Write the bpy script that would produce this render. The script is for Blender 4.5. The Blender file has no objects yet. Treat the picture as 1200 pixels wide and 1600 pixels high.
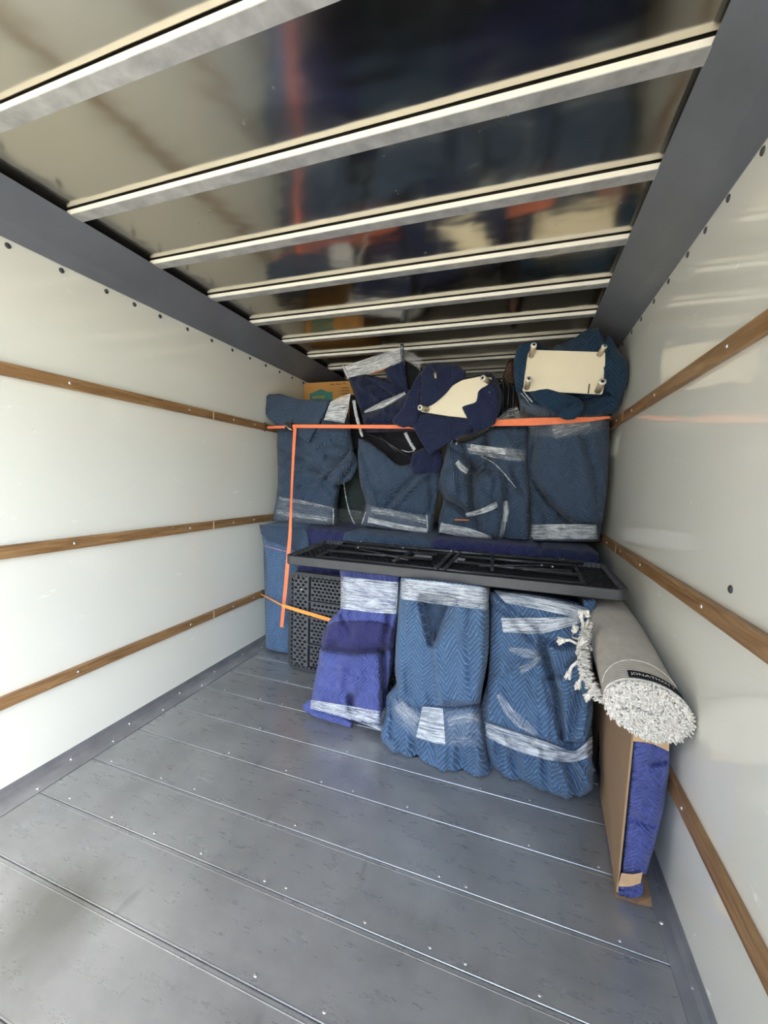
import bpy, bmesh, math, random
import numpy as np
from mathutils import Vector, Matrix
random.seed(4)
rng = np.random.default_rng(7)
SC = bpy.context.scene
COL = SC.collection

# ------------------------------------------------------------------ camera, world, lights, exposure
F = 624.0
CX, CY = 600.0, 800.0
H = 1.2794                                    # eye height over the cargo floor
RX = np.array([0.94512991, 0.05668386, -0.32173962])    # world axes in camera coordinates (right, down, forward)
RY = np.array([0.32506802, -0.0650136, 0.94345324])
RZ = np.array([0.03256112, -0.99627314, -0.07987241])
R = np.array([RX, RY, RZ])
cam = bpy.data.cameras.new('camera'); cam_o = bpy.data.objects.new('camera', cam); COL.objects.link(cam_o)
cam.sensor_fit = 'AUTO'; cam.sensor_width = 36; cam.lens = F / 1600 * 36; cam.clip_start = 0.02
M = Matrix(((R[0][0], -R[0][1], -R[0][2], 0), (R[1][0], -R[1][1], -R[1][2], 0), (R[2][0], -R[2][1], -R[2][2], H), (0, 0, 0, 1)))
cam_o.matrix_world = M
SC.camera = cam_o

SUN_EL, SUN_AZ = 62, 128
w = bpy.data.worlds.new('world'); SC.world = w; w.use_nodes = True
nt = w.node_tree; nt.nodes.clear()
sky = nt.nodes.new('ShaderNodeTexSky'); sky.sky_type = 'NISHITA'; sky.sun_disc = False
sky.sun_elevation = math.radians(SUN_EL); sky.sun_rotation = math.radians(SUN_AZ)
sky.air_density = 1.3; sky.dust_density = 3.5; sky.ozone_density = 1.0
bg = nt.nodes.new('ShaderNodeBackground'); bg.inputs[1].default_value = 0.80
out = nt.nodes.new('ShaderNodeOutputWorld')
nt.links.new(sky.outputs[0], bg.inputs[0]); nt.links.new(bg.outputs[0], out.inputs[0])
sl = bpy.data.lights.new('sun', 'SUN'); sl.energy = 3.9; sl.angle = math.radians(0.6); sl.color = (1.0, 0.95, 0.82)
so = bpy.data.objects.new('sun', sl); COL.objects.link(so)
az = math.radians(SUN_AZ); el = math.radians(SUN_EL)
sd = Vector((math.sin(az) * math.cos(el), math.cos(az) * math.cos(el), math.sin(el)))
so.rotation_euler = sd.to_track_quat('Z', 'Y').to_euler()
SC.view_settings.view_transform = 'Standard'; SC.view_settings.look = 'None'
SC.view_settings.gamma = 1; SC.view_settings.use_curve_mapping = False
SC.view_settings.exposure = 0.83

XL, XR = -1.836, 0.504
YB, YF = -0.45, 4.1                           # the open door, the far bulkhead
ZW, ZC, ZR = 2.12, 2.24, 2.262                # wall top, bow underside, roof sheet

def ray(px, py):
    px = np.asarray(px, float); py = np.asarray(py, float)
    v = np.stack([px - CX, py - CY, np.full_like(px, F)], -1)
    return v @ R.T
def at(px, py, y):
    r = ray(px, py); s = np.asarray(y, float) / r[..., 1]
    p = r * s[..., None]; p[..., 2] += H
    p[..., 0] = np.clip(p[..., 0], XL + .006, XR - .006)
    return p
def atz(px, py, z):
    r = ray(px, py); s = (z - H) / r[..., 2]; p = r * s[..., None]; p[..., 2] += H; return p
def atx(px, py, x):
    r = ray(px, py); s = x / r[..., 0]; p = r * s[..., None]; p[..., 2] += H; return p
V = lambda a: Vector([float(q) for q in a])

# ------------------------------------------------------------------ materials
def mat(name):
    m = bpy.data.materials.new(name); m.use_nodes = True
    n = m.node_tree; b = n.nodes['Principled BSDF']
    return m, n, b
def N(n, t, **kw):
    x = n.nodes.new(t)
    for k, v in kw.items():
        if k.startswith('i_'):
            key = k[2:]; key = int(key) if key.isdigit() else key
            x.inputs[key].default_value = v
        else: setattr(x, k, v)
    return x
def L(n, a, b): n.links.new(a, b)
def noise(n, vec, scale, detail=4, rough=.55, dist=0.0):
    t = N(n, 'ShaderNodeTexNoise'); t.inputs['Scale'].default_value = scale; t.inputs['Detail'].default_value = detail
    t.inputs['Roughness'].default_value = rough; t.inputs['Distortion'].default_value = dist
    if vec is not None: L(n, vec, t.inputs['Vector'])
    return t.outputs[0]
def ramp(n, fac, stops):
    r = N(n, 'ShaderNodeValToRGB'); el = r.color_ramp.elements
    while len(el) < len(stops): el.new(.5)
    for e, (p, c) in zip(el, stops): e.position = p; e.color = c if len(c) == 4 else (*c, 1)
    L(n, fac, r.inputs[0]); return r.outputs[0]
def math_(n, op, a, b=None, c=None, clamp=False):
    m = N(n, 'ShaderNodeMath', operation=op); m.use_clamp = clamp
    for i, q in enumerate((a, b, c)):
        if q is None: continue
        if isinstance(q, (int, float)): m.inputs[i].default_value = q
        else: L(n, q, m.inputs[i])
    return m.outputs[0]
def mapping(n, vec, scale=(1, 1, 1), rot=(0, 0, 0), loc=(0, 0, 0)):
    m = N(n, 'ShaderNodeMapping'); m.inputs['Scale'].default_value = scale; m.inputs['Rotation'].default_value = rot
    m.inputs['Location'].default_value = loc; L(n, vec, m.inputs['Vector']); return m.outputs[0]
def coord(n, k='Object'): return N(n, 'ShaderNodeTexCoord').outputs[k]
def mixc(n, f, a, b):
    m = N(n, 'ShaderNodeMix', data_type='RGBA')
    for s, q in ((0, f), (6, a), (7, b)):
        if hasattr(q, 'is_output') or hasattr(q, 'links'): L(n, q, m.inputs[s])
        else: m.inputs[s].default_value = q if s == 0 else (*q, 1) if len(q) == 3 else q
    return m.outputs[2]
def bump(n, b, h, strength=.3, dist=.01):
    k = N(n, 'ShaderNodeBump'); k.inputs['Strength'].default_value = strength; k.inputs['Distance'].default_value = dist
    L(n, h, k.inputs['Height']); L(n, k.outputs[0], b.inputs['Normal'])
def plain(name, c, rough=.6, metal=0.0, spec=.5, vary=.12, scale=8):
    m, n, b = mat(name)
    v = noise(n, coord(n), scale, 5)
    L(n, ramp(n, v, [(.3, tuple(x * (1 - vary) for x in c)), (.7, tuple(min(1, x * (1 + vary)) for x in c))]), b.inputs['Base Color'])
    b.inputs['Roughness'].default_value = rough; b.inputs['Metallic'].default_value = metal
    b.inputs['Specular IOR Level'].default_value = spec
    return m

def wall_material(name, base):
    m, n, b = mat(name); co = coord(n)
    big = noise(n, co, 1.1, 3)
    c = ramp(n, big, [(.3, tuple(x * .955 for x in base)), (.7, base)])
    sm = noise(n, mapping(n, co, (1, 3, 9)), 2.6, 6, .65)             # pale scuffs rubbed along the wall
    scuff = ramp(n, sm, [(.64, (0, 0, 0)), (.74, (1, 1, 1))])
    c = mixc(n, math_(n, 'MULTIPLY', scuff, .55), c, (.95, .95, .92))
    tiny = noise(n, mapping(n, co, (9, 9, 14)), 3.3, 3, .7)
    dk = ramp(n, tiny, [(.745, (0, 0, 0)), (.765, (1, 1, 1))])
    c = mixc(n, math_(n, 'MULTIPLY', dk, .5), c, (.25, .23, .21))
    L(n, c, b.inputs['Base Color'])
    L(n, math_(n, 'ADD', math_(n, 'MULTIPLY', scuff, .3), math_(n, 'MULTIPLY_ADD', big, .06, .03)), b.inputs['Roughness'])
    b.inputs['Coat Weight'].default_value = .35; b.inputs['Coat Roughness'].default_value = .06
    b.inputs['Specular IOR Level'].default_value = .5
    bump(n, b, noise(n, mapping(n, co, (1, 2, 1)), 3, 3), .05, .01)
    return m
M_wall = wall_material('wall_gelcoat', (.80, .805, .735))
def wood_material():
    m, n, b = mat('rail_wood'); co = coord(n)
    g = noise(n, mapping(n, co, (12, 1.6, 26)), 3, 6, .6, .6)
    c = ramp(n, g, [(.28, (.14, .070, .028)), (.5, (.27, .15, .062)), (.72, (.40, .25, .12))])
    p = noise(n, mapping(n, co, (6, 5, 22)), 3, 5, .7)
    chip = ramp(n, p, [(.66, (0, 0, 0)), (.70, (1, 1, 1))])
    c = mixc(n, math_(n, 'MULTIPLY', chip, .55), c, (.66, .52, .36))
    L(n, c, b.inputs['Base Color']); b.inputs['Roughness'].default_value = .42
    bump(n, b, g, .25, .003); return m
M_wood = wood_material()
M_raw = plain('raw_wood_end', (.78, .58, .34), .7)
def roof_material():
    m, n, b = mat('roof_aluminium'); co = coord(n)
    st = noise(n, mapping(n, co, (1.2, 5, 1)), 2.0, 4)
    spots = ramp(n, noise(n, mapping(n, co, (3, 3, 1)), 2.7, 8, .75), [(.63, (0, 0, 0)), (.72, (1, 1, 1))])
    L(n, mixc(n, math_(n, 'MULTIPLY', spots, .35), (.60, .565, .49), (.72, .70, .66)), b.inputs['Base Color'])
    b.inputs['Metallic'].default_value = 1
    L(n, math_(n, 'ADD', math_(n, 'MULTIPLY_ADD', st, .08, .10), math_(n, 'MULTIPLY', spots, .28)), b.inputs['Roughness'])
    bump(n, b, noise(n, mapping(n, co, (1.1, 2.0, 1)), 1.2, 3), .30, .03)
    return m
M_roof = roof_material()
M_bow = plain('roof_bow_steel', (.47, .47, .46), .42, .45, .5, .28, 14)
M_gapshade = plain('gap_shade_black', (.03, .03, .03), .8)  # black that stands for shade in the gap above each bow web
M_bowface = plain('bow_web_paint', (.86, .84, .74), .45, .0, .5, .05, 12)
M_cove = plain('cove_aluminium', (.235, .25, .28), .42, .55, .5, .12, 3)
def floor_material():
    m, n, b = mat('floor_sheet_metal'); co = coord(n)
    a = noise(n, co, 2.2, 8, .62); d = noise(n, mapping(n, co, (1.2, 4, 1)), 6, 7, .7)
    c = ramp(n, a, [(.28, (.24, .245, .24)), (.5, (.34, .345, .34)), (.75, (.44, .445, .43))])
    st = ramp(n, noise(n, mapping(n, co, (4.6, 1.6, 1), (0, 0, -.35)), 3.6, 2, .5), [(.66, (0, 0, 0)), (.84, (1, 1, 1))])
    c = mixc(n, math_(n, 'MULTIPLY', st, .55), c, (.065, .065, .065))
    hz = ramp(n, d, [(.50, (0, 0, 0)), (.85, (1, 1, 1))])
    c = mixc(n, math_(n, 'MULTIPLY', hz, .35), c, (.46, .46, .45))
    # one oily stain near the door on the left
    cc = N(n, 'ShaderNodeVectorMath', operation='DISTANCE'); L(n, mapping(n, co, (1, 1, 0)), cc.inputs[0]); cc.inputs[1].default_value = (-1.21, .72, 0)
    oil = ramp(n, math_(n, 'ADD', cc.outputs['Value'], math_(n, 'MULTIPLY', a, .18)), [(.16, (1, 1, 1)), (.30, (0, 0, 0))])
    c = mixc(n, math_(n, 'MULTIPLY', oil, .55), c, (.10, .095, .07))
    scr = noise(n, mapping(n, co, (1.2, 26, 1), (0, 0, .35)), 5, 4, .7, .3)
    c = mixc(n, math_(n, 'MULTIPLY', ramp(n, scr, [(.70, (0, 0, 0)), (.75, (1, 1, 1))]), .30), c, (.55, .55, .55))
    L(n, c, b.inputs['Base Color']); b.inputs['Metallic'].default_value = .55
    L(n, math_(n, 'MULTIPLY_ADD', d, .30, .15), b.inputs['Roughness'])
    bump(n, b, math_(n, 'ADD', a, math_(n, 'MULTIPLY', d, .3)), .22, .006)
    return m
M_floor = floor_material()
M_lip = plain('seam_lip_metal', (.62, .63, .64), .3, .8, .5, .2, 20)
M_kick = plain('kick_strip_metal', (.30, .30, .31), .45, .6, .5, .25, 6)
M_screw = plain('screw_metal', (.75, .75, .75), .28, .9)
M_rivet = plain('dark_rivet', (.07, .07, .075), .5, .3)
M_ground = plain('concrete_ground', (.49, .475, .40), .9, 0, .2, .12, .6)

def blanket_material(name, base, thread, P=.062, slope=1.15, space=.021, strength=.85, tk=1.0, inner=1.0):
    m, n, b = mat(name)
    uv = coord(n, 'UV'); wob = N(n, 'ShaderNodeTexNoise'); wob.inputs['Scale'].default_value = 7; wob.inputs['Detail'].default_value = 2
    L(n, uv, wob.inputs['Vector'])
    off = N(n, 'ShaderNodeVectorMath', operation='SCALE'); off.inputs['Scale'].default_value = .022; L(n, wob.outputs['Color'], off.inputs[0])
    ad = N(n, 'ShaderNodeVectorMath', operation='ADD'); L(n, uv, ad.inputs[0]); L(n, off.outputs[0], ad.inputs[1])
    s = N(n, 'ShaderNodeSeparateXYZ'); L(n, ad.outputs[0], s.inputs[0])
    tri = math_(n, 'PINGPONG', s.outputs[0], P)
    t = math_(n, 'MULTIPLY_ADD', tri, slope, s.outputs[1])
    q = math_(n, 'PINGPONG', t, space / 2)                       # 0 at a stitch line, space/2 between two
    q = math_(n, 'DIVIDE', q, space / 2)
    line = ramp(n, q, [(.0, (1, 1, 1)), (.13, (.8, .8, .8)), (.27, (0, 0, 0))])
    puff = math_(n, 'POWER', q, .5)
    v = noise(n, uv, 5, 5, .6)
    c = ramp(n, v, [(.3, tuple(x * .84 for x in base)), (.7, tuple(x * 1.14 for x in base))])
    fz = noise(n, uv, 320, 2, .8)
    c = mixc(n, math_(n, 'MULTIPLY', fz, .16), c, thread)
    dash = ramp(n, noise(n, uv, 60, 3, .7), [(.34, (.25, .25, .25)), (.6, (1, 1, 1))])
    c = mixc(n, math_(n, 'MULTIPLY', math_(n, 'MULTIPLY', line, dash), .62 * tk), c, thread)
    L(n, c, b.inputs['Base Color']); b.inputs['Roughness'].default_value = .88; b.inputs['Specular IOR Level'].default_value = .15
    b.inputs['Sheen Weight'].default_value = .12; b.inputs['Sheen Roughness'].default_value = .4
    h = math_(n, 'ADD', puff, math_(n, 'MULTIPLY', fz, .16))
    bump(n, b, h, strength, .006)
    return m
B_steel = blanket_material('blanket_steel_blue', (.034, .058, .105), (.17, .23, .31))
B_blue = blanket_material('blanket_bright_blue', (.038, .092, .19), (.40, .54, .72), P=.055, slope=1.25, space=.022, tk=1.1)
B_navy = blanket_material('blanket_navy', (.014, .021, .058), (.06, .07, .15), tk=.6)
B_purple = blanket_material('blanket_violet', (.062, .078, .27), (.30, .36, .70), P=.05, slope=.7, space=.014, tk=.6)
B_violetn = blanket_material('blanket_violet_navy', (.024, .028, .095), (.075, .08, .20), P=.035, slope=1.2, space=.02, tk=.6)
B_plush = blanket_material('violet_plush', (.040, .040, .135), (.07, .07, .20), P=.05, slope=.7, space=.014, tk=.5)
B_teal = blanket_material('blanket_dark_teal', (.014, .040, .080), (.04, .075, .12), tk=.45)
M_binding = plain('blanket_binding', (.13, .22, .34), .85)
M_pink = plain('pink_binding', (.75, .30, .40), .8)
M_black = plain('black_plastic', (.008, .008, .009), .55, 0, .3, .15, 30)
M_rim = plain('table_rim_plastic', (.040, .042, .047), .42, 0, .5, .15, 30)
M_honey = plain('honeycomb_plastic', (.088, .090, .097), .42, 0, .5, .12, 30)
M_tube = plain('black_powdercoat', (.035, .035, .04), .28, .3, .6)
M_cloth_dark = plain('black_fabric', (.012, .012, .016), .8, 0, .2)
M_green = plain('dark_green_fabric', (.018, .03, .028), .7, 0, .3)
M_cream = plain('cream_board', (.80, .73, .55), .5, 0, .4, .04, 3)
M_foot = plain('brass_foot', (.50, .42, .30), .42, .35)
M_footcap = plain('foot_cap', (.80, .76, .66), .4)
M_brownwood = plain('brown_wood', (.20, .075, .035), .45)
M_orangewood = plain('orange_wood', (.50, .20, .08), .5)
M_leather = plain('brown_leather', (.075, .035, .022), .5)
M_sticker = plain('pale_sticker', (.42, .42, .46), .5)
M_strap = plain('orange_webbing', (.95, .25, .11), .62, 0, .3, .06, 60)
M_strap2 = plain('amber_webbing', (.95, .36, .08), .62, 0, .3, .06, 60)
M_hook = plain('black_hook', (.03, .03, .03), .35, .6)
M_card = None
def cardboard(name, base):
    m, n, b = mat(name); co = coord(n)
    g = noise(n, mapping(n, co, (2, 2, 90)), 3, 3); v = noise(n, co, 3, 4)
    c = ramp(n, math_(n, 'MULTIPLY_ADD', g, .4, math_(n, 'MULTIPLY', v, .6)), [(.35, tuple(x * .88 for x in base)), (.65, tuple(x * 1.08 for x in base))])
    L(n, c, b.inputs['Base Color']); b.inputs['Roughness'].default_value = .8; bump(n, b, g, .06, .002)
    return m
M_card = cardboard('cardboard', (.36, .235, .135))
M_boxcard = cardboard('moving_box_cardboard', (.66, .34, .10))
M_tape = plain('brown_tape', (.56, .36, .20), .35, 0, .5, .1, 40)
M_teal = plain('teal_print', (.07, .27, .23), .7)
M_print = plain('dark_print', (.20, .10, .035), .8)
M_palep = plain('pale_print', (.40, .36, .16), .8)

def film_material(name, density, ang=0.0):
    m, n, b = mat(name); uv = coord(n, 'UV')
    mp = mapping(n, uv, (2.6, 64, 1), (0, 0, ang))
    a = noise(n, mp, 2.4, 7, .72, .5)
    cr = noise(n, mapping(n, uv, (9, 120, 1), (0, 0, ang + .05)), 2.0, 6, .75, .9)
    blot = noise(n, mapping(n, uv, (5, 9, 1)), 2.5, 3, .6, .6)
    s = math_(n, 'ADD', math_(n, 'MULTIPLY', math_(n, 'ADD', a, cr), .44), math_(n, 'MULTIPLY', blot, .12))
    lo = .575 - .10 * density
    al = ramp(n, s, [(lo - .05, (0, 0, 0)), (lo + .02, (.42, .42, .42)), (lo + .07, (1, 1, 1))])
    alpha = math_(n, 'MULTIPLY_ADD', al, .30 + .50 * density, .05 + .12 * density, True)
    L(n, alpha, b.inputs['Alpha'])
    b.inputs['Base Color'].default_value = (.86, .90, .94, 1); b.inputs['Roughness'].default_value = .20
    b.inputs['Specular IOR Level'].default_value = .8
    bump(n, b, s, .9, .012)
    return m
F_dense = film_material('film_dense', 1.0); F_mid = film_material('film_medium', .55); F_thin = film_material('film_thin', .18)

# ------------------------------------------------------------------ object helpers
def setp(o, label=None, cat=None, group=None, kind=None):
    if label: o['label'] = label
    if cat: o['category'] = cat
    if group: o['group'] = group
    if kind: o['kind'] = kind
    return o
def empty(name, loc, label=None, cat=None, group=None, kind=None):
    o = bpy.data.objects.new(name, None); COL.objects.link(o); o.location = V(loc); o.empty_display_size = .1
    return setp(o, label, cat, group, kind)
def link(name, me, m=None, parent=None, smooth=False, label=None):
    if m is not None and not me.materials: me.materials.append(m)
    if smooth:
        for p in me.polygons: p.use_smooth = True
    o = bpy.data.objects.new(name, me); COL.objects.link(o)
    if parent is not None:
        o.parent = parent
        o.matrix_parent_inverse = world(parent).inverted()
    if label: o['label'] = label
    return o
def world(o):
    mm = Matrix.Translation(o.location) @ o.rotation_euler.to_matrix().to_4x4()
    if o.parent: mm = world(o.parent) @ o.matrix_parent_inverse @ mm
    return mm
def from_bm(bm, name):
    me = bpy.data.meshes.new(name); bmesh.ops.recalc_face_normals(bm, faces=bm.faces); bm.to_mesh(me); bm.free(); return me
def box_bm(bm, a, b, bev=0.0):
    a = np.minimum(a, b), np.maximum(a, b); lo, hi = a
    vs = [bm.verts.new((x, y, z)) for x in (lo[0], hi[0]) for y in (lo[1], hi[1]) for z in (lo[2], hi[2])]
    fs = [(0, 1, 3, 2), (4, 6, 7, 5), (0, 4, 5, 1), (2, 3, 7, 6), (0, 2, 6, 4), (1, 5, 7, 3)]
    ff = [bm.faces.new([vs[i] for i in f]) for f in fs]
    if bev:
        es = list({e for f in ff for e in f.edges})
        bmesh.ops.bevel(bm, geom=es, offset=bev, segments=2, affect='EDGES', profile=.6)
def box(name, a, b, m, parent=None, bev=0.0, label=None, smooth=False):
    bm = bmesh.new(); box_bm(bm, np.array(a, float), np.array(b, float), bev); return link(name, from_bm(bm, name), m, parent, smooth, label)
def prism_bm(bm, prof, axis, t0, t1):
    """profile = list of 2-D points; axis 'x' or 'y' extrudes it from t0 to t1"""
    def P(q, t): return (t, q[0], q[1]) if axis == 'x' else (q[0], t, q[1])
    A = [bm.verts.new(P(q, t0)) for q in prof]; B = [bm.verts.new(P(q, t1)) for q in prof]
    n = len(prof)
    bm.faces.new(A); bm.faces.new(B[::-1])
    for i in range(n): bm.faces.new((A[i], A[(i + 1) % n], B[(i + 1) % n], B[i]))
def tube_bm(bm, pts, r, seg=10, cap=True):
    pts = [V(p) for p in pts]; rings = []; rr = r if isinstance(r, (list, tuple)) else [r] * len(pts)
    up = Vector((0, 0, 1))
    for i, p in enumerate(pts):
        d = (pts[min(i + 1, len(pts) - 1)] - pts[max(i - 1, 0)]).normalized()
        a = d.cross(up); a = a if a.length > 1e-3 else d.cross(Vector((1, 0, 0))); a.normalize(); c = a.cross(d)
        rings.append([bm.verts.new(p + (a * math.cos(t) + c * math.sin(t)) * rr[i]) for t in [2 * math.pi * k / seg for k in range(seg)]])
    for A, B in zip(rings, rings[1:]):
        for k in range(seg): bm.faces.new((A[k], A[(k + 1) % seg], B[(k + 1) % seg], B[k]))
    if cap: bm.faces.new(rings[0][::-1]); bm.faces.new(rings[-1])
def tube(name, pts, r, m, parent=None, seg=10, label=None):
    bm = bmesh.new(); tube_bm(bm, pts, r, seg); return link(name, from_bm(bm, name), m, parent, True, label)
def ribbon(name, pts, wvec, thick, m, parent=None, label=None):
    """flat webbing: centre points, half-width vectors, thickness along y"""
    bm = bmesh.new(); rings = []
    for p, wv in zip(pts, wvec):
        p = np.array(p, float); wv = np.array(wv, float); t = np.array((0, thick / 2, 0)) 
        if abs(wv[1]) > abs(wv[2]): t = np.array((thick / 2, 0, thick / 2))
        rings.append([bm.verts.new(V(q)) for q in (p - wv - t, p + wv - t, p + wv + t, p - wv + t)])
    for A, B in zip(rings, rings[1:]):
        for k in range(4): bm.faces.new((A[k], A[(k + 1) % 4], B[(k + 1) % 4], B[k]))
    bm.faces.new(rings[0][::-1]); bm.faces.new(rings[-1])
    return link(name, from_bm(bm, name), m, parent, False, label)

# value noise in numpy
def vnoise(x, y, seed=0):
    g = np.random.default_rng(seed).random((64, 64))
    xi = np.floor(x).astype(int); yi = np.floor(y).astype(int); fx = x - xi; fy = y - yi
    fx = fx * fx * (3 - 2 * fx); fy = fy * fy * (3 - 2 * fy)
    a = g[xi % 64, yi % 64]; b = g[(xi + 1) % 64, yi % 64]; c = g[xi % 64, (yi + 1) % 64]; d = g[(xi + 1) % 64, (yi + 1) % 64]
    return (a * (1 - fx) + b * fx) * (1 - fy) + (c * (1 - fx) + d * fx) * fy
def fbm(x, y, seed=0, o=3):
    s = 0; a = 1; t = 0
    for k in range(o): s = s + a * vnoise(x * 2 ** k, y * 2 ** k, seed + k); t += a; a *= .5
    return s / t
def resample(poly, n, smooth=True):
    p = np.array(poly, float)
    if len(p) == 1: return np.repeat(p, n, 0)
    d = np.r_[0, np.cumsum(np.linalg.norm(np.diff(p, axis=0), axis=1))]; d /= max(d[-1], 1e-9)
    t = np.linspace(0, 1, n)
    if smooth and len(p) > 2:                       # monotone-ish cubic (Catmull-Rom tangents)
        m = np.gradient(p, d + np.arange(len(d)) * 1e-9, axis=0)
        k = np.clip(np.searchsorted(d, t, side='right') - 1, 0, len(p) - 2); h = (d[k + 1] - d[k])[:, None] + 1e-9
        u = ((t - d[k])[:, None]) / h
        h00 = 2 * u ** 3 - 3 * u ** 2 + 1; h10 = u ** 3 - 2 * u ** 2 + u; h01 = -2 * u ** 3 + 3 * u ** 2; h11 = u ** 3 - u ** 2
        return h00 * p[k] + h10 * h * m[k] * .8 + h01 * p[k + 1] + h11 * h * m[k + 1] * .8
    return np.stack([np.interp(t, d, p[:, 0]), np.interp(t, d, p[:, 1])], -1)
def seg_dist(X, Y, poly):
    best = np.full(X.shape, 1e9)
    for (x0, y0), (x1, y1) in zip(poly, poly[1:]):
        dx, dy = x1 - x0, y1 - y0; l2 = dx * dx + dy * dy + 1e-9
        t = np.clip(((X - x0) * dx + (Y - y0) * dy) / l2, 0, 1)
        best = np.minimum(best, np.hypot(X - x0 - t * dx, Y - y0 - t * dy))
    return best
def inside(X, Y, poly):
    r = np.zeros(X.shape, bool); n = len(poly)
    for i in range(n):
        x0, y0 = poly[i]; x1, y1 = poly[(i + 1) % n]
        c = ((y0 > Y) != (y1 > Y)) & (X < (x1 - x0) * (Y - y0) / (y1 - y0 + 1e-9) + x0); r ^= c
    return r
def coons(T, Rr, B, Lf, ns, ntt):
    T = resample(T, ntt); B = resample(B, ntt); Lf = resample(Lf, ns); Rr = resample(Rr, ns)
    s = np.linspace(0, 1, ns)[:, None, None]; t = np.linspace(0, 1, ntt)[None, :, None]
    return ((1 - t) * Lf[:, None] + t * Rr[:, None] + (1 - s) * T[None] + s * B[None]
            - ((1 - s) * (1 - t) * T[0] + (1 - s) * t * T[-1] + s * (1 - t) * B[0] + s * t * B[-1]))
class Body: pass
def cloth_body(name, m, T, Rr, B, Lf, yc, parent=None, D=.10, wx=28, wt=14, wb=20, depth=.30, shrink=.85,
               creases=(), flaps=(), nz=(.036, 50, 70), seed=1, ang=0.0, res=2.6, wr=.008, label=None, gath=(), uvs=1.0, zmin=None, back_y=None, base=None, off=.03):
    """Closed cloth bundle: four outline curves (picture points at known depth), front rounded off at the sides,
    folds pressed in or raised, then carried back by `depth` and closed. yc = depth at the four corners."""
    if depth < .07: wr = min(wr, .003)
    hh = max(abs(Lf[-1][1] - Lf[0][1]), abs(Rr[-1][1] - Rr[0][1])); ww = max(abs(T[-1][0] - T[0][0]), abs(B[-1][0] - B[0][0]), 12)
    ns = int(np.clip(hh / res, 8, 170)); ntt = int(np.clip(ww / res, 8, 120))
    P = coons(T, Rr, B, Lf, ns, ntt); X, Y = P[..., 0], P[..., 1]
    s = np.linspace(0, 1, ns)[:, None] * np.ones((1, ntt)); t = np.linspace(0, 1, ntt)[None] * np.ones((ns, 1))
    if len(yc) == 2: yc = (yc[0], yc[0], yc[1], yc[1])
    y = (1 - s) * ((1 - t) * yc[0] + t * yc[1]) + s * ((1 - t) * yc[2] + t * yc[3])
    if base is not None: y = depth_on(base, X, Y) - off
    q = lambda d, w_: 1 - np.sqrt(np.clip(1 - (1 - np.clip(d / max(w_, 1e-3), 0, 1)) ** 2, 0, 1))
    wl = (wx, wx) if not isinstance(wx, tuple) else wx
    k = (1 - q(t * ww, wl[0])) * (1 - q((1 - t) * ww, wl[1])) * (1 - q(s * hh, wt)) * (1 - q((1 - s) * hh, wb))
    y = y + D * (1 - k)
    y = y + nz[0] * (fbm(X / nz[1], Y / nz[2], seed) - .5) * 2
    rid = 1 - np.abs(2 * fbm(X / 26 + Y / 90, Y / 60 - X / 120, seed + 11, 2) - 1)
    y = y - wr * 2.2 * (rid - .6) - wr * (fbm(X / 11, Y / 15, seed + 5, 2) - .5) * 1.2
    wx_ = X + 18 * fbm(X / 70, Y / 70, seed + 21, 2); wy_ = Y + 18 * fbm(X / 70, Y / 70, seed + 22, 2); th_ = 3.0 * vnoise(X / 90, Y / 90, seed + 31)
    r2 = 1 - np.abs(2 * vnoise((wx_ * np.cos(th_) + wy_ * np.sin(th_)) / 17, (wy_ * np.cos(th_) - wx_ * np.sin(th_)) / 75, seed + 41) - 1)
    y = y + wr * 1.5 * (r2 ** 3 - .3)
    for (gy, gr, gf, ga) in gath:                                  # gathers fanning out from a tie at height gy
        y = y + ga * (.15 + 1.1 * vnoise(X / 34, Y / 300, seed + 19)) * np.exp(-np.abs(Y - gy) / gr) * np.sin(X * gf + 14 * vnoise(X / 60, Y / 200, seed + 9))
    du = np.zeros_like(y); dv = np.zeros_like(y)
    for cr in creases:
        pl, cw, cd = cr[:3]; cd = cd * 2.6; d = seg_dist(X, Y, pl); y = y + cd * np.exp(-(d / cw) ** 2)
    for fl in flaps:
        pl, fh = fl[:2]; fh = fh * 2.4; ins = inside(X, Y, pl); d = seg_dist(X, Y, list(pl) + [pl[0]])
        sg = np.where(ins, d, -d); y = y - fh * (1 / (1 + np.exp(-sg / 1.6))); y = y + abs(fh) * .7 * np.exp(-((sg + 3.5) / 3.5) ** 2)
        if len(fl) > 2: du = du + np.where(ins, fl[2], 0); dv = dv + np.where(ins, fl[2] * .5, 0)
    W = at(X, Y, y)
    if zmin is not None: W[..., 2] = np.maximum(W[..., 2], zmin)
    # uv in metres along the cloth
    U = (W[..., 0] - W[..., 0].mean()) * 1.05 + .05 * (fbm(X / 120, Y / 120, seed + 51, 2) - .5); Vv = W[..., 2] - W[..., 2].mean() + .08 * (fbm(X / 100, Y / 100, seed + 52, 2) - .5) + .35 * (y - y.mean()) * (0 if depth < .07 else 1)
    ca, sa = math.cos(ang), math.sin(ang); aU = (ca * U - sa * Vv) * uvs + du; aV = (sa * U + ca * Vv) * uvs + dv
    idx = np.arange(ns * ntt).reshape(ns, ntt)
    verts = W.reshape(-1, 3).tolist(); uvv = np.stack([aU.ravel(), aV.ravel()], -1).tolist()
    faces = []
    for i in range(ns - 1):
        for j in range(ntt - 1): faces.append((idx[i, j], idx[i + 1, j], idx[i + 1, j + 1], idx[i, j + 1]))
    loop = list(idx[:, 0]) + list(idx[-1, 1:]) + list(idx[-2::-1, -1]) + list(idx[0, -2:0:-1])
    lp = np.array([verts[i] for i in loop]); c = lp.mean(0); prev = loop
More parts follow.
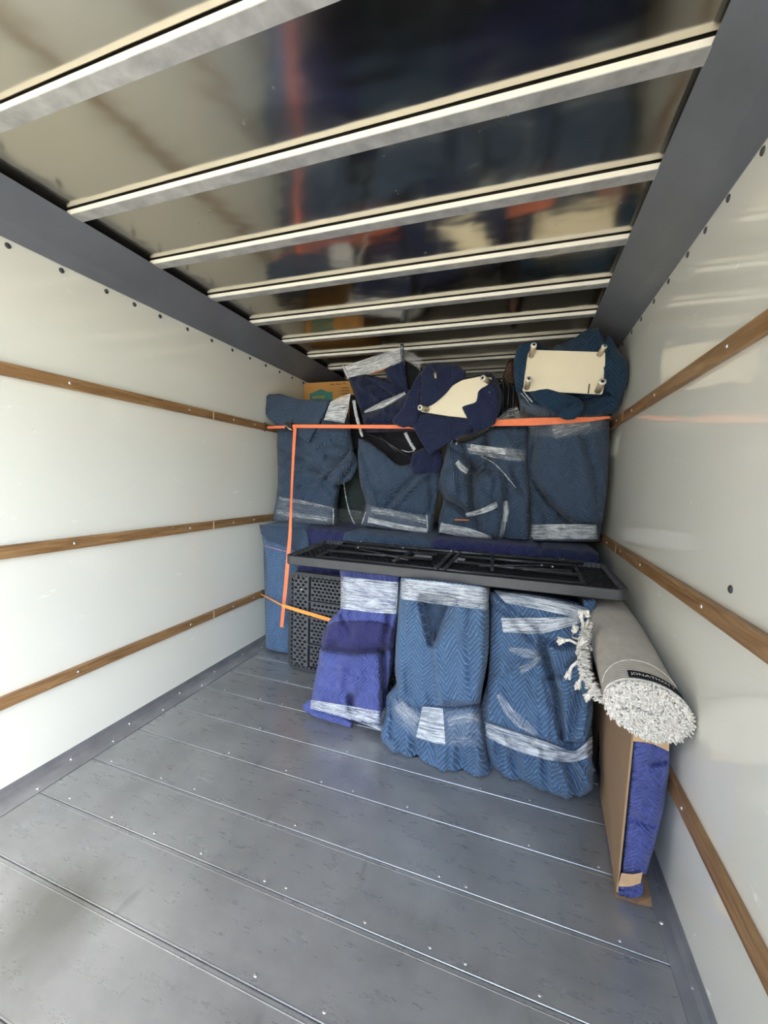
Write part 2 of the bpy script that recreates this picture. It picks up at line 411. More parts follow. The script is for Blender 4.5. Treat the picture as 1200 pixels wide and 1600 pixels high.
    lu = np.array([uvv[i] for i in loop]); out_d = lu - lu.mean(0); out_d /= (np.linalg.norm(out_d, axis=1, keepdims=True) + 1e-6)
    ymax = back_y
    for f_, sc_ in ((.12, 1.0), (.5, .5 + .5 * 1.0), (1.0, 1.0)):
        kk = 1 - (1 - shrink) * f_ ** 1.5
        q_ = lp.copy(); q_[:, 0] = c[0] + (lp[:, 0] - c[0]) * kk; q_[:, 2] = c[2] + (lp[:, 2] - c[2]) * kk
        q_[:, 1] = lp[:, 1] + depth * f_
        if back_y is not None: q_[:, 1] = lp[:, 1] + (back_y - lp[:, 1]) * f_
        q_[:, 0] = np.clip(q_[:, 0], XL + .006, XR - .006)
        if zmin is not None: q_[:, 2] = np.maximum(q_[:, 2], zmin)
        b0 = len(verts); verts += q_.tolist(); uvv += (lu + out_d * depth * f_).tolist(); cur = list(range(b0, b0 + len(loop)))
        for i in range(len(loop)):
            j = (i + 1) % len(loop); faces.append((prev[i], prev[j], cur[j], cur[i])[::-1])
        prev = cur
    b0 = len(verts); cc = np.array([verts[i] for i in prev]).mean(0); verts.append(cc.tolist()); uvv.append(lu.mean(0).tolist())
    for i in range(len(prev)): faces.append((prev[i], prev[(i + 1) % len(prev)], b0)[::-1])
    me = bpy.data.meshes.new(name); me.from_pydata(verts, [], [tuple(int(a) for a in f) for f in faces])
    uvl = me.uv_layers.new(name='UVMap'); li = np.empty(len(me.loops), int); me.loops.foreach_get('vertex_index', li)
    uvl.data.foreach_set('uv', np.array(uvv)[li].ravel())
    bm = bmesh.new(); bm.from_mesh(me); bmesh.ops.recalc_face_normals(bm, faces=bm.faces); bm.to_mesh(me); bm.free()
    o = link(name, me, m, parent, True, label)
    b = Body(); b.o = o; b.X = X.ravel(); b.Y = Y.ravel(); b.y = y.ravel(); return b
def depth_on(b, X, Y):
    sh = X.shape; X = X.ravel(); Y = Y.ravel(); o = np.empty(len(X))
    for i in range(len(X)):
        d = (b.X - X[i]) ** 2 + (b.Y - Y[i]) ** 2; k = np.argpartition(d, 6)[:6]; w_ = 1 / (d[k] + 2.0); o[i] = (b.y[k] * w_).sum() / w_.sum()
    return o.reshape(sh)
def film(b, top, bot, m, parent, off=.007, wrap=True, name='stretch_film', nu=None, taut=True, th=.0015, wrk=.004, seed=3, ydep=None, label=None):
    """a band of stretch film over bundle b: two edge curves; ends tucked round the sides"""
    ln = max(np.linalg.norm(np.diff(np.array(top, float), axis=0), axis=1).sum(), 6); hh = max(abs(top[0][1] - bot[0][1]), abs(top[-1][1] - bot[-1][1]), 6)
    nu = nu or int(np.clip(ln / 3, 5, 60)); nv = int(np.clip(hh / 3, 4, 16))
    Tt = resample(top, nu); Bb = resample(bot, nu); s = np.linspace(0, 1, nv)[:, None, None]
    P = (1 - s) * Tt[None] + s * Bb[None]; X, Y = P[..., 0], P[..., 1]
    y = depth_on(b, X, Y) if b is not None else np.full(X.shape, 0.) + ydep
    if taut and b is not None:
        ym = y.copy()
        for _ in range(6):
            a = y.copy(); a[:, 1:-1] = (y[:, :-2] + y[:, 1:-1] + y[:, 2:]) / 3; y = np.minimum(a, y * .3 + a * .7)
            y = np.minimum(y, ym)
    y = y - off - wrk * (fbm(X / 14, Y / 3.0, seed, 2) - .2)
    W = at(X, Y, y)
    if wrap:
        l1 = W[:, :1].copy(); l1[..., 0] -= .006; l1[..., 1] += .05; l2 = l1.copy(); l2[..., 1] += .12; l2[..., 0] += .01
        r1 = W[:, -1:].copy(); r1[..., 0] += .006; r1[..., 1] += .05; r2 = r1.copy(); r2[..., 1] += .12; r2[..., 0] -= .01
        W = np.concatenate([l2, l1, W, r1, r2], 1); W[..., 0] = np.clip(W[..., 0], XL + .004, XR - .004)
    nu2 = W.shape[1]
    e = np.linalg.norm(np.diff(W, axis=1), axis=2); U = np.concatenate([np.zeros((nv, 1)), np.cumsum(e, 1)], 1)
    Vv = np.linspace(0, 1, nv)[:, None] * np.linalg.norm(W[-1] - W[0], axis=1).mean() * np.ones((1, nu2)) + seed * 1.7
    verts = W.reshape(-1, 3).tolist(); idx = np.arange(nv * nu2).reshape(nv, nu2)
    faces = [(int(idx[i, j]), int(idx[i + 1, j]), int(idx[i + 1, j + 1]), int(idx[i, j + 1])) for i in range(nv - 1) for j in range(nu2 - 1)]
    me = bpy.data.meshes.new(name); me.from_pydata(verts, [], faces)
    uvl = me.uv_layers.new(name='UVMap'); li = np.empty(len(me.loops), int); me.loops.foreach_get('vertex_index', li)
    uvl.data.foreach_set('uv', np.stack([U.ravel(), Vv.ravel()], -1)[li].ravel())
    o = link(name, me, m, parent, True, label)
    return o
def strip(b, pts, w_, m, parent, off=.009, seed=5, **kw):
    """a narrow strip of film following a centre line, width w_ picture units"""
    p = np.array(pts, float); d = np.gradient(p, axis=0); n_ = np.stack([-d[:, 1], d[:, 0]], -1); n_ /= np.linalg.norm(n_, axis=1, keepdims=True)
    ws = np.array(w_ if isinstance(w_, (list, tuple)) else [w_] * len(p))[:, None] / 2
    return film(b, (p - n_ * ws).tolist(), (p + n_ * ws).tolist(), m, parent, off=off, wrap=False, seed=seed, **kw)
def rope(b, pts, r, m, parent, name='film_edge', y=None):
    """rolled edge of film"""
    P = resample(pts, max(6, len(pts) * 5)); yy = depth_on(b, P[:, 0], P[:, 1]) - .008 if b is not None else np.interp(np.linspace(0, 1, len(P)), np.linspace(0, 1, len(np.atleast_1d(y))), np.atleast_1d(y))
    W = at(P[:, 0], P[:, 1], yy); rr = [r * (.75 + .5 * random.random()) for _ in P]
    bm = bmesh.new(); tube_bm(bm, W, rr, 7); me = from_bm(bm, name)
    uvl = me.uv_layers.new(name='UVMap')
    for i, lp in enumerate(me.loops):
        v = me.vertices[lp.vertex_index].co; uvl.data[i].uv = (v.x + v.z, v.z - v.x)
    return link(name, me, m, parent, True)
def slab(name, poly, y0, th, m, parent, bev=.004, dy=None, label=None):
    """a flat rigid board: outline in picture points laid on its own upright plane (dy = extra depth per point)"""
    X = np.array([p[0] for p in poly], float); Y = np.array([p[1] for p in poly], float)
    yy = np.full(len(poly), float(y0)) if dy is None else y0 + np.array(dy, float)
    W = at(X, Y, yy); bm = bmesh.new()
    A = [bm.verts.new(V(p)) for p in W]; Bk = [bm.verts.new(V(p + np.array((0, th, 0)))) for p in W]
    bm.faces.new(A); bm.faces.new(Bk[::-1]); n_ = len(A)
    for i in range(n_): bm.faces.new((A[i], A[(i + 1) % n_], Bk[(i + 1) % n_], Bk[i]))
    if bev: bmesh.ops.bevel(bm, geom=[e for e in bm.edges], offset=bev, segments=2, affect='EDGES')
    return link(name, from_bm(bm, name), m, parent, False, label)

#MARK_STRUCTURE
# ------------------------------------------------------------------ the van body
def dome_mesh(name, r, h, m, seg=10):
    bm = bmesh.new(); rings = []
    for k, (rr, zz) in enumerate(((r, 0), (r * .97, h * .35), (r * .72, h * .8))):
        rings.append([bm.verts.new((rr * math.cos(a), rr * math.sin(a), zz)) for a in [2 * math.pi * i / seg for i in range(seg)]])
    for A, B_ in zip(rings, rings[1:]):
        for i in range(seg): bm.faces.new((A[i], A[(i + 1) % seg], B_[(i + 1) % seg], B_[i]))
    t = bm.verts.new((0, 0, h))
    for i in range(seg): bm.faces.new((rings[-1][i], rings[-1][(i + 1) % seg], t))
    bm.faces.new(rings[0][::-1]); me = from_bm(bm, name); me.materials.append(m)
    for p in me.polygons: p.use_smooth = True
    return me
me_rivet = dome_mesh('rivet', .0105, .005, M_rivet); me_screw = dome_mesh('screw', .0055, .002, M_screw); me_bolt = dome_mesh('bolt', .007, .004, M_screw)
def put(me, name, loc, nrm, parent):
    o = bpy.data.objects.new(name, me); COL.objects.link(o); o.parent = parent; o.matrix_parent_inverse = world(parent).inverted()
    o.location = V(loc); o.rotation_euler = Vector(nrm).to_track_quat('Z', 'Y').to_euler(); return o

ground = box('ground', (-30, -40, -1.0), (30, 20, -.95), M_ground); setp(ground, 'pale concrete yard outside the open van door', None, None, 'structure')
# floor: sub-deck plus cross planks of sheet metal with a double raised lip at each joint
blocker = box('wall_light_blocker', (-5.0, -16, -1.0), (-4.6, 3, 5.9), plain('dark_blocker', (.10, .075, .065), .85)); setp(blocker, 'unseen dark wall added outside on the left to dim the right wall', kind='structure')  # added out of view to keep light off the right wall
floor = box('floor', (XL - .02, YB, -.10), (XR + .02, YF, -.012), M_kick); setp(floor, 'grey sheet metal cargo floor with cross seams', kind='structure')
seams = [-.45, -.22, .02, .27, .51, .76, .978, 1.187, 1.414, 1.625, 1.85, 2.08, 2.31, 2.54, 2.77, 3.0, 3.3, 3.6, 4.1]
for a, b_ in zip(seams, seams[1:]):
    if b_ < .3: nm = 'floor_plank'
    bm = bmesh.new(); g = .0015
    prof = [(a + g, -.012), (a + g, -.001), (a + .0025, .0006), (a + .0045, .0006), (a + .006, 0), (b_ - .015, 0), (b_ - .014, .0005), (b_ - .0125, .0005), (b_ - .0105, 0), (b_ - .004, 0), (b_ - g, -.001), (b_ - g, -.012)]
    prism_bm(bm, prof, 'x', XL + .012, XR - .004)
    pl = link('floor_plank', from_bm(bm, 'floor_plank'), M_floor, floor)
for k, ys in enumerate(seams[5:13]):
    for j, xs in enumerate([-1.62, -1.35, -1.18, -.93, -.70, -.60, -.36, -.17, -.07, .12, .33]):
        if (ys > 2.1 and xs > -1.3) or random.random() < .4: continue
        put(me_screw, 'screw', (xs + random.uniform(-.03, .03), ys + .022 + random.uniform(-.003, .004), -.0005), (0, 0, 1), floor)

wl = box('wall_left', (XL - .03, YB, -.02), (XL, YF, ZW + .12), M_wall); setp(wl, 'bright glossy white side wall on the left', kind='structure')
wr_ = box('wall_right', (XR, YB, -.02), (XR + .03, YF, ZW + .12), M_wall); setp(wr_, 'glossy pale side wall on the right with scuffs', kind='structure')
wb = box('wall_back', (XL - .03, YF, -.02), (XR + .03, YF + .03, ZR + .02), M_wall); setp(wb, 'front bulkhead behind the load', kind='structure')
yl = [.80] + [float(atx(*p, XL)[1]) for p in [(12, 380), (96, 421), (166, 452), (210, 473), (250, 492), (293, 513), (331, 529), (363, 545)]]
yl += [yl[-1] + .18 * k for k in range(1, 8)]
for y_ in yl: put(me_rivet, 'rivet', (XL, y_, 2.093), (1, 0, 0), wl)
yr = [1.10, 1.26] + [float(atx(*p, XR)[1]) for p in [(1140, 297), (1104, 346), (1076, 388), (1046, 428), (1023, 462), (1003, 489), (988, 511), (974, 530)]]
for y_ in yr: put(me_rivet, 'rivet', (XR, y_, 2.098), (-1, 0, 0), wr_)
put(me_rivet, 'rivet', atx(1142, 921, XR), (-1, 0, 0), wr_)

ceil = box('ceiling', (XL - .03, YB, ZR), (XR + .03, YF + .03, ZR + .012), M_roof); setp(ceil, 'shiny aluminium roof skin crossed by roof bows', kind='structure')
bm = bmesh.new()
prism_bm(bm, [(.0, 0), (.003, 0), (.003, .0150), (.001, .0165), (.0, .0165)], 'x', XL + .15, XR - .15)         # web facing the door
me_web = from_bm(bm, 'bow_web'); me_web.materials.append(M_bowface)
bm = bmesh.new(); prism_bm(bm, [(.006, .0), (.010, .0), (.010, .0218), (.006, .0218)], 'x', XL + .152, XR - .152); me_gapshade = from_bm(bm, 'bow_shade_strip'); me_gapshade.materials.append(M_gapshade)  # black strip put in as the shade of the gap under the roof
bm = bmesh.new()
prism_bm(bm, [(.0005, -.0025), (.0445, -.0025), (.0465, .0), (.0465, .010), (.0445, .010), (.0445, .0008), (.0005, .0008)], 'x', XL + .15, XR - .15)
me_fl = from_bm(bm, 'bow_flange'); me_fl.materials.append(M_bow)
for k in range(-3, 10):
    y_ = .752 + .3585 * k
    web = bpy.data.objects.new('roof_bow', me_web); COL.objects.link(web); web.parent = ceil; web.matrix_parent_inverse = world(ceil).inverted(); web.location = (0, y_, ZC)
    fl = bpy.data.objects.new('bow_flange', me_fl); COL.objects.link(fl); fl.parent = web; fl.location = (0, 0, 0)
    gapshade = bpy.data.objects.new('bow_gap_shade', me_gapshade); COL.objects.link(gapshade); gapshade.parent = web
for n_, (s_, x0) in enumerate(((1, XL), (-1, XR))):
    bm = bmesh.new()
    prism_bm(bm, [(x0, ZW - .004), (x0 + s_ * .004, ZW - .006), (x0 + s_ * .06, ZW + .030), (x0 + s_ * .166, ZC - .004), (x0 + s_ * .170, ZC - .001), (x0 + s_ * .162, ZC + .004), (x0 + s_ * .05, ZC + .02), (x0, ZC + .02)], 'y', YB, YF)
    o = link('trim_%d' % (n_ + 1), from_bm(bm, 'cove'), M_cove); setp(o, 'grey aluminium cove rail between the %s wall and the roof' % ('left', 'right')[n_], kind='structure')
# wooden lashing rails
k = 3
for side, x0, s_, jo in (('left', XL, 1, 2.018), ('right', XR, -1, 2.62)):
    for (zc, hh, nm) in ((1.642 if side == 'left' else 1.655, .048, 'top'), (.962, .050, 'middle'), (.384 if side == 'left' else .372, .048, 'bottom')):
        root = empty('trim_%d' % k, (x0, YB, zc), '%s wooden lashing rail along the %s wall' % (nm, side), None, None, 'structure'); k += 1
        j2 = jo if side == 'left' else {'top': 2.44, 'middle': 2.36, 'bottom': 2.4}[nm]
        cuts = [YB, j2, YF - .02] if side == 'left' else [YB, j2, YF - .02]
        for a, b_ in zip(cuts, cuts[1:]):
            box('plank', (x0 + s_ * .0005, a + .0012, zc - hh / 2), (x0 + s_ * .019, b_ - .0012, zc + hh / 2), M_wood, root, .0015)
        box('joint_cap', (x0 + s_ * .001, j2 - .005, zc - hh / 2 + .001), (x0 + s_ * .0196, j2 + .004, zc + hh / 2 - .001), M_raw, root)
        for y_ in ([-.1, .5, 1.19, 1.83, 2.2, 2.42] if side == 'left' else [.4, 1.3, 1.9, 2.25, 2.58]):
            put(me_bolt, 'bolt', (x0 + s_ * .019, y_, zc), (s_, 0, 0), root)
# kick strips
for side, x0, s_, wd in (('left', XL, 1, .098), ('right', XR, -1, .052)):
    bm = bmesh.new()
    prism_bm(bm, [(x0, .0), (x0 + s_ * wd, .0005), (x0 + s_ * wd, .0035), (x0 + s_ * .02, .009), (x0 + s_ * .008, .022), (x0 + s_ * .002, .040), (x0, .040)], 'y', YB, YF)
    o = link('baseboard_' + side, from_bm(bm, 'kick'), M_kick); setp(o, 'dull metal kick strip where the %s wall meets the floor' % side, kind='structure')
    for q in range(24):
        y_ = .55 + q * .145 + (q % 3) * .012
        if q % 2: put(me_bolt, 'bolt', (x0 + s_ * wd * .78, y_, .0045), (0, 0, 1), o)
        else: put(me_bolt, 'bolt', (x0 + s_ * wd * .3, y_, .009), (s_ * .5, 0, .8), o)

#MARK_LOAD
# ------------------------------------------------------------------ long wrapped item across the van
ITEM = empty('wrapped_sofa', (-.65, 2.6, 0), 'long waist-high item in blue and navy blankets spanning the van behind the black table', 'furniture')
def hang(name, x0, x1, m, y0=2.41, y1=3.45, z=.935, zb=.012, seed=1, flare=(0, 0), amp=.008, ang=0.0):
    """blanket draped over the long item: front, top and back in one rounded sheet, closed at both ends"""
    prof = [(y0 + .012, zb)] + [(y0, z_) for z_ in np.linspace(zb + .02, z - .05, 34)] + [(y0 + .05 - .05 * math.cos(a), z - .05 + .05 * math.sin(a)) for a in np.linspace(.15, 1.57, 7)]
    prof += [(yy, z) for yy in np.linspace(y0 + .09, y1 - .05, 16)] + [(y1, z - .05), (y1, zb)]
    prof = np.array(prof); n_ = max(6, int((x1 - x0) / .022)); xs = np.linspace(x0, x1, n_)
    arc = np.r_[0, np.cumsum(np.linalg.norm(np.diff(prof, axis=0), axis=1))]
    verts, uvs, faces = [], [], []
    for i, x in enumerate(xs):
        e = min(i, n_ - 1 - i); tuck = .012 * max(0, 1 - e / 1.5)
        for j, (yy, zz) in enumerate(prof):
            d = amp * (vnoise(np.array(x * 7.), np.array(arc[j] * 7.), seed) - .5) * 2 + amp * .8 * (vnoise(np.array(x * 22.), np.array(arc[j] * 12.), seed + 3) - .5)
            front = zz < z - .051 and yy < y0 + .05
            X_ = x + (flare[0] * (1 - i / (n_ - 1)) + flare[1] * i / (n_ - 1)) * max(0, (zz - .6) / .33)
            p = [X_, yy + d + tuck, zz] if front else [X_, yy, zz + d * .6 - tuck]
            if zz < zb + .001: p[2] = zb
            verts.append(p); uvs.append((x * math.cos(ang) - arc[j] * math.sin(ang), -arc[j] * math.cos(ang) + x * math.sin(ang)))
    m_ = len(prof)
    for i in range(n_ - 1):
        for j in range(m_ - 1): faces.append((i * m_ + j, i * m_ + j + 1, (i + 1) * m_ + j + 1, (i + 1) * m_ + j))
    faces.append(tuple(range(m_))); faces.append(tuple(range((n_ - 1) * m_, n_ * m_))[::-1])
    for i in range(n_ - 1): faces.append((i * m_, (i + 1) * m_, (i + 1) * m_ + m_ - 1, i * m_ + m_ - 1))
    me = bpy.data.meshes.new(name); me.from_pydata(verts, [], faces); uvl = me.uv_layers.new(name='UVMap')
    for i, lp in enumerate(me.loops): uvl.data[i].uv = uvs[lp.vertex_index]
    bm = bmesh.new(); bm.from_mesh(me); bmesh.ops.recalc_face_normals(bm, faces=bm.faces); bm.to_mesh(me); bm.free()
    return link(name, me, m, ITEM, True)
hang('blanket', -1.71, -1.45, B_blue, seed=2, flare=(-.05, 0)); hang('blanket', -1.452, -1.10, B_violetn, y0=2.414, z=.93, seed=3)
hang('blanket', -1.105, -.50, B_steel, y0=2.408, z=.932, seed=5); hang('blanket', -.505, .13, B_violetn, y0=2.40, z=.93, seed=8); hang('blanket', .128, .42, B_navy, y0=2.402, z=.928, seed=9)
# overlapping upper drape at the left end, with pink binding
DR = cloth_body('blanket_flap', B_steel, [(405, 820), (440, 822), (480, 826)], [(480, 826), (484, 850), (484, 872)], [(416, 846), (440, 852), (484, 872)], [(405, 820), (408, 832), (416, 846)],
                (2.40, 2.40, 2.375, 2.375), ITEM, D=.02, wx=6, wt=5, wb=4, depth=.02, nz=(.006, 30, 30), seed=41, res=3, wr=.002)
rope(DR, [(414, 853), (440, 860), (470, 866)], .0022, M_pink, ITEM, 'binding')

# ------------------------------------------------------------------ upper row
UZ = .938
def bundle(name, loc, label, group='furniture wrapped in moving blankets'):
    return empty(name, loc, label, 'wrapped furniture', group)
# A
A = bundle('wrapped_chair', (-1.45, 2.75, UZ), 'upright grey blue blanket bundle by the left wall, behind the hanging strap')
a = cloth_body('blanket', B_steel, [(410, 632), (430, 616), (470, 626), (515, 627), (541, 632)], [(541, 632), (549, 680), (551, 730), (532, 756), (526, 790), (525, 824)],
               [(424, 817), (470, 823), (525, 826)], [(410, 632), (416, 648), (430, 662), (433, 700), (433, 770), (428, 800), (424, 817)], (2.62, 2.62, 2.58, 2.60), A, D=.10, wx=(16, 22), wt=8, wb=5, depth=.10,
               creases=[([(438, 702), (470, 716), (510, 745), (528, 760)], 4, .014), ([(440, 735), (480, 730), (515, 738)], 5, .01), ([(500, 700), (520, 690), (545, 700)], 4, .014), ([(512, 715), (530, 722), (548, 712)], 5, .02), ([(470, 760), (500, 752), (520, 770)], 5, .012), ([(440, 775), (480, 785), (525, 795)], 3, .012), ([(520, 730), (500, 748)], 4, -.02)],
               flaps=[([(515, 735), (545, 715), (556, 690), (560, 735), (535, 758)], .012, .05)], seed=3, zmin=UZ, ang=1.35)
cloth_body('blanket_fold', B_steel, [(513, 742), (532, 724), (550, 700)], [(550, 700), (559, 726), (549, 749)], [(518, 760), (533, 757), (549, 749)], [(513, 742), (513, 752), (518, 760)], (2.6,) * 4, A,
           base=a, off=.03, D=.035, wx=(6, 6), wt=5, wb=5, depth=.04, seed=7, res=2.2, nz=(.006, 20, 20), ang=.9)
cloth_body('blanket_flap', B_steel, [(407, 633), (412, 618), (430, 616), (470, 624), (518, 625)], [(518, 625), (502, 657), (483, 692)], [(420, 655), (450, 672), (470, 684), (483, 692)], [(407, 633), (412, 645), (420, 655)],
           (2.575, 2.57, 2.545, 2.545), A, D=.025, wx=(6, 3), wt=5, wb=3, depth=.018, nz=(.008, 30, 30), seed=8, res=2.5, wr=.003, ang=.9)
rope(a, [(477, 638), (480, 652), (482, 668)], .0012, M_footcap, A, 'seam_binding', )
film(a, [(436, 776), (480, 784), (523, 794)], [(424, 815), (470, 822), (525, 825)], F_thin, A, seed=2)
strip(a, [(432, 800), (475, 807), (520, 812)], 7, F_mid, A, seed=9); strip(a, [(436, 778), (480, 786), (522, 796)], 5, F_mid, A, seed=10)
film(None, [(516, 628), (532, 620), (548, 615)], [(506, 656), (520, 658), (536, 661)], F_dense, A, wrap=False, seed=4, ydep=2.56)
rope(None, [(547, 615), (543, 640), (537, 661)], .005, F_dense, A, y=[2.56, 2.56])
rope(a, [(521, 795), (521, 822)], .005, F_dense, A)
# chair behind the gap between A and B
G0 = empty('wrapped_armchair', (-1.15, 3.0, UZ), 'dark green armchair showing in the dark gap right of the leftmost upright bundle', 'armchair')
g = cloth_body('upholstery', M_green, [(536, 700), (560, 690), (590, 690)], [(590, 690), (590, 760), (590, 826)], [(522, 824), (560, 830), (590, 834)], [(536, 700), (530, 760), (522, 824)], (2.88, 2.88, 2.86, 2.86), G0, D=.05, wx=12, wt=10, wb=4, depth=.3, seed=5, zmin=UZ)
film(g, [(522, 794), (545, 796), (566, 798)], [(522, 822), (545, 826), (566, 828)], F_thin, G0, seed=7)
rope(g, [(537, 754), (541, 780), (546, 800), (554, 818), (562, 826)], .005, F_dense, G0)
cloth_body('backrest', M_cloth_dark, [(546, 632), (548, 617), (556, 618)], [(556, 618), (560, 650), (566, 700)], [(548, 700), (556, 702), (566, 700)], [(546, 632), (546, 660), (548, 700)], (2.80, 2.80, 2.80, 2.80), G0, D=.02, wx=4, depth=.3, seed=5)
rope(None, [(553, 626), (556, 645), (562, 668), (566, 682)], .011, F_dense, G0, 'wrapped_leg', y=[2.60, 2.58])

# B
Bn = bundle('wrapped_chair', (-.9, 2.78, UZ), 'upper-row blue bundle with black chair seat showing in its open slanted top')
b = cloth_body('blanket', B_steel, [(560, 684), (572, 688), (600, 708), (625, 727), (645, 724), (668, 716), (688, 722)], [(688, 722), (690, 745), (685, 775), (678, 805), (675, 836)],
               [(563, 823), (620, 832), (675, 839)], [(560, 684), (559, 715), (564, 762), (571, 785), (570, 802), (563, 823)], (2.60, 2.64, 2.58, 2.60), Bn, D=.10, wx=(14, 16), wt=5, wb=4, depth=.10,
               creases=[([(563, 700), (574, 730), (585, 745)], 4, .012), ([(612, 795), (635, 770), (655, 750), (668, 742)], 4, -.016), ([(606, 790), (628, 765), (648, 745)], 4, .016), ([(575, 745), (590, 770), (620, 778)], 6, .012), ([(672, 745), (676, 780), (672, 800)], 4, .016), ([(583, 790), (583, 760)], 5, -.008), ([(570, 787), (668, 806)], 3, .01)],
               seed=13, zmin=UZ, ang=.25)
cloth_body('chair_seat', M_cloth_dark, [(566, 655), (610, 660), (660, 664)], [(660, 664), (668, 690), (676, 726)], [(566, 700), (625, 740), (676, 730)], [(566, 655), (564, 680), (566, 700)], (2.76, 2.76, 2.70, 2.70), Bn, D=.05, wx=8, wt=8, wb=4, depth=.3, seed=2)
tube('chair_rail', [at(570, 676, 2.69), at(600, 688, 2.68), at(640, 715, 2.66)], .006, M_tube, Bn)
tube('chair_rail', [at(588, 676, 2.69), at(620, 706, 2.66)], .005, M_tube, Bn)
cloth_body('blanket_lump', B_navy, [(645, 708), (660, 700), (690, 704)], [(690, 704), (692, 720), (686, 740)], [(645, 742), (660, 742), (686, 740)], [(645, 708), (641, 728), (645, 742)], (2.58, 2.60, 2.58, 2.60), Bn, D=.04, wx=9, wt=6, wb=6, depth=.08, res=2.2, seed=21)
rope(None, [(633, 676), (640, 690), (648, 703)], .012, F_dense, Bn, 'wrapped_leg', y=[2.60, 2.60])
rope(None, [(627, 703), (638, 706), (648, 704)], .003, F_dense, Bn, y=[2.62, 2.62])
film(b, [(571, 788), (620, 798), (670, 806)], [(562, 823), (620, 832), (676, 839)], F_thin, Bn, seed=12)
strip(b, [(580, 797), (620, 803), (666, 814)], 9, F_mid, Bn, seed=19)
strip(b, [(575, 812), (620, 822), (668, 830)], 8, F_dense, Bn, seed=15)
rope(b, [(667, 805), (668, 826)], .005, F_dense, Bn); rope(b, [(572, 800), (566, 818)], .006, F_dense, Bn)

# C
Cn = bundle('wrapped_chair', (-.2, 2.8, UZ), 'lumpy upper-row blue bundle with crossed film strips and a knobby top')
c = cloth_body('blanket', B_steel, [(694, 716), (705, 686), (722, 690), (745, 683), (770, 668), (800, 666), (827, 664)], [(827, 664), (826, 720), (828, 780), (827, 846)],
               [(684, 834), (740, 842), (827, 848)], [(694, 716), (686, 745), (684, 760), (692, 778), (686, 810), (684, 834)], (2.60, 2.62, 2.60, 2.60), Cn, D=.10, wx=(14, 10), wt=7, wb=4, depth=.13,
               creases=[([(737, 722), (735, 760), (745, 800), (750, 820)], 5, .030), ([(765, 735), (775, 750), (770, 780), (786, 800)], 4, .02), ([(738, 728), (750, 742), (760, 728)], 4, .03), ([(690, 776), (715, 790), (735, 806)], 5, .03), ([(763, 668), (760, 690), (766, 720)], 5, .028),
                        ([(788, 745), (792, 780), (788, 840)], 4, .02), ([(800, 730), (815, 770)], 4, .016), ([(745, 745), (742, 790)], 5, -.014), ([(705, 720), (712, 770)], 7, -.014), ([(795, 690), (812, 720)], 5, -.012)],
               flaps=[([(690, 750), (700, 700), (722, 712), (738, 735), (736, 780), (733, 800), (700, 780)], .014, .07), ([(745, 735), (785, 742), (786, 785), (782, 842), (750, 830), (740, 780)], .012, .13)], seed=23, zmin=UZ, ang=.15, wr=.007)
c1_ = cloth_body('blanket_fold', B_steel, [(702, 694), (712, 688), (722, 694)], [(722, 694), (737, 738), (736, 806)], [(698, 780), (716, 790), (736, 806)], [(702, 694), (687, 748), (698, 780)], (2.6,) * 4, Cn,
                 base=c, off=.035, D=.045, wx=(8, 12), wt=8, wb=6, depth=.05, seed=26, nz=(.010, 25, 40), ang=.6, creases=[([(712, 715), (715, 750), (722, 790)], 4, .005), ([(700, 740), (704, 765)], 4, .005)])
c2_ = cloth_body('blanket_fold', B_steel, [(744, 746), (765, 733), (785, 746)], [(785, 746), (789, 790), (781, 842)], [(752, 830), (765, 840), (781, 842)], [(744, 746), (740, 785), (752, 830)], (2.6,) * 4, Cn,
                 base=c, off=.030, D=.04, wx=(9, 8), wt=8, wb=4, depth=.05, seed=28, nz=(.012, 25, 40), ang=-.4, creases=[([(758, 745), (764, 790), (762, 830)], 4, .006), ([(775, 750), (778, 800)], 4, .005)])
cloth_body('blanket_fold', B_steel, [(764, 668), (795, 662), (826, 662)], [(826, 662), (826, 690), (824, 716)], [(770, 706), (800, 712), (824, 716)], [(764, 668), (760, 690), (770, 706)], (2.6,) * 4, Cn,
           base=c, off=.016, D=.02, wx=(6, 4), wt=4, wb=4, depth=.03, seed=29, nz=(.006, 25, 40), ang=.3)
film(c, [(728, 694), (775, 698), (822, 704)], [(732, 708), (775, 716), (820, 722)], F_mid, Cn, seed=21, wrap=False, off=.028)
strip(c, [(735, 698), (790, 706)], 9, F_dense, Cn, seed=22, off=.03)
rope(c, [(752, 713), (772, 724), (786, 738), (806, 762)], .0035, F_dense, Cn)
strip(c, [(728, 805), (752, 799), (777, 788)], [6, 8, 10], F_dense, Cn, seed=24, off=.05)
film(c, [(690, 817), (735, 826), (768, 838)], [(686, 832), (730, 840), (772, 845)], F_dense, Cn, seed=25, wrap=False, off=.05)
rope(c, [(690, 816), (687, 832)], .005, F_dense, Cn)
strip(c, [(789, 783), (791, 800), (788, 815)], 8, F_dense, Cn, seed=26); strip(c, [(787, 815), (785, 830), (779, 843)], 7, F_dense, Cn, seed=27)
strip(c, [(713, 722), (722, 731), (731, 737)], 9, F_dense, Cn, seed=28, off=.05)
rope(c1_, [(705, 694), (708, 686), (714, 684), (713, 694)], .005, F_dense, Cn)
tube('wood_leg', [at(710, 812, 2.585), at(733, 813, 2.58)], .006, M_orangewood, Cn)
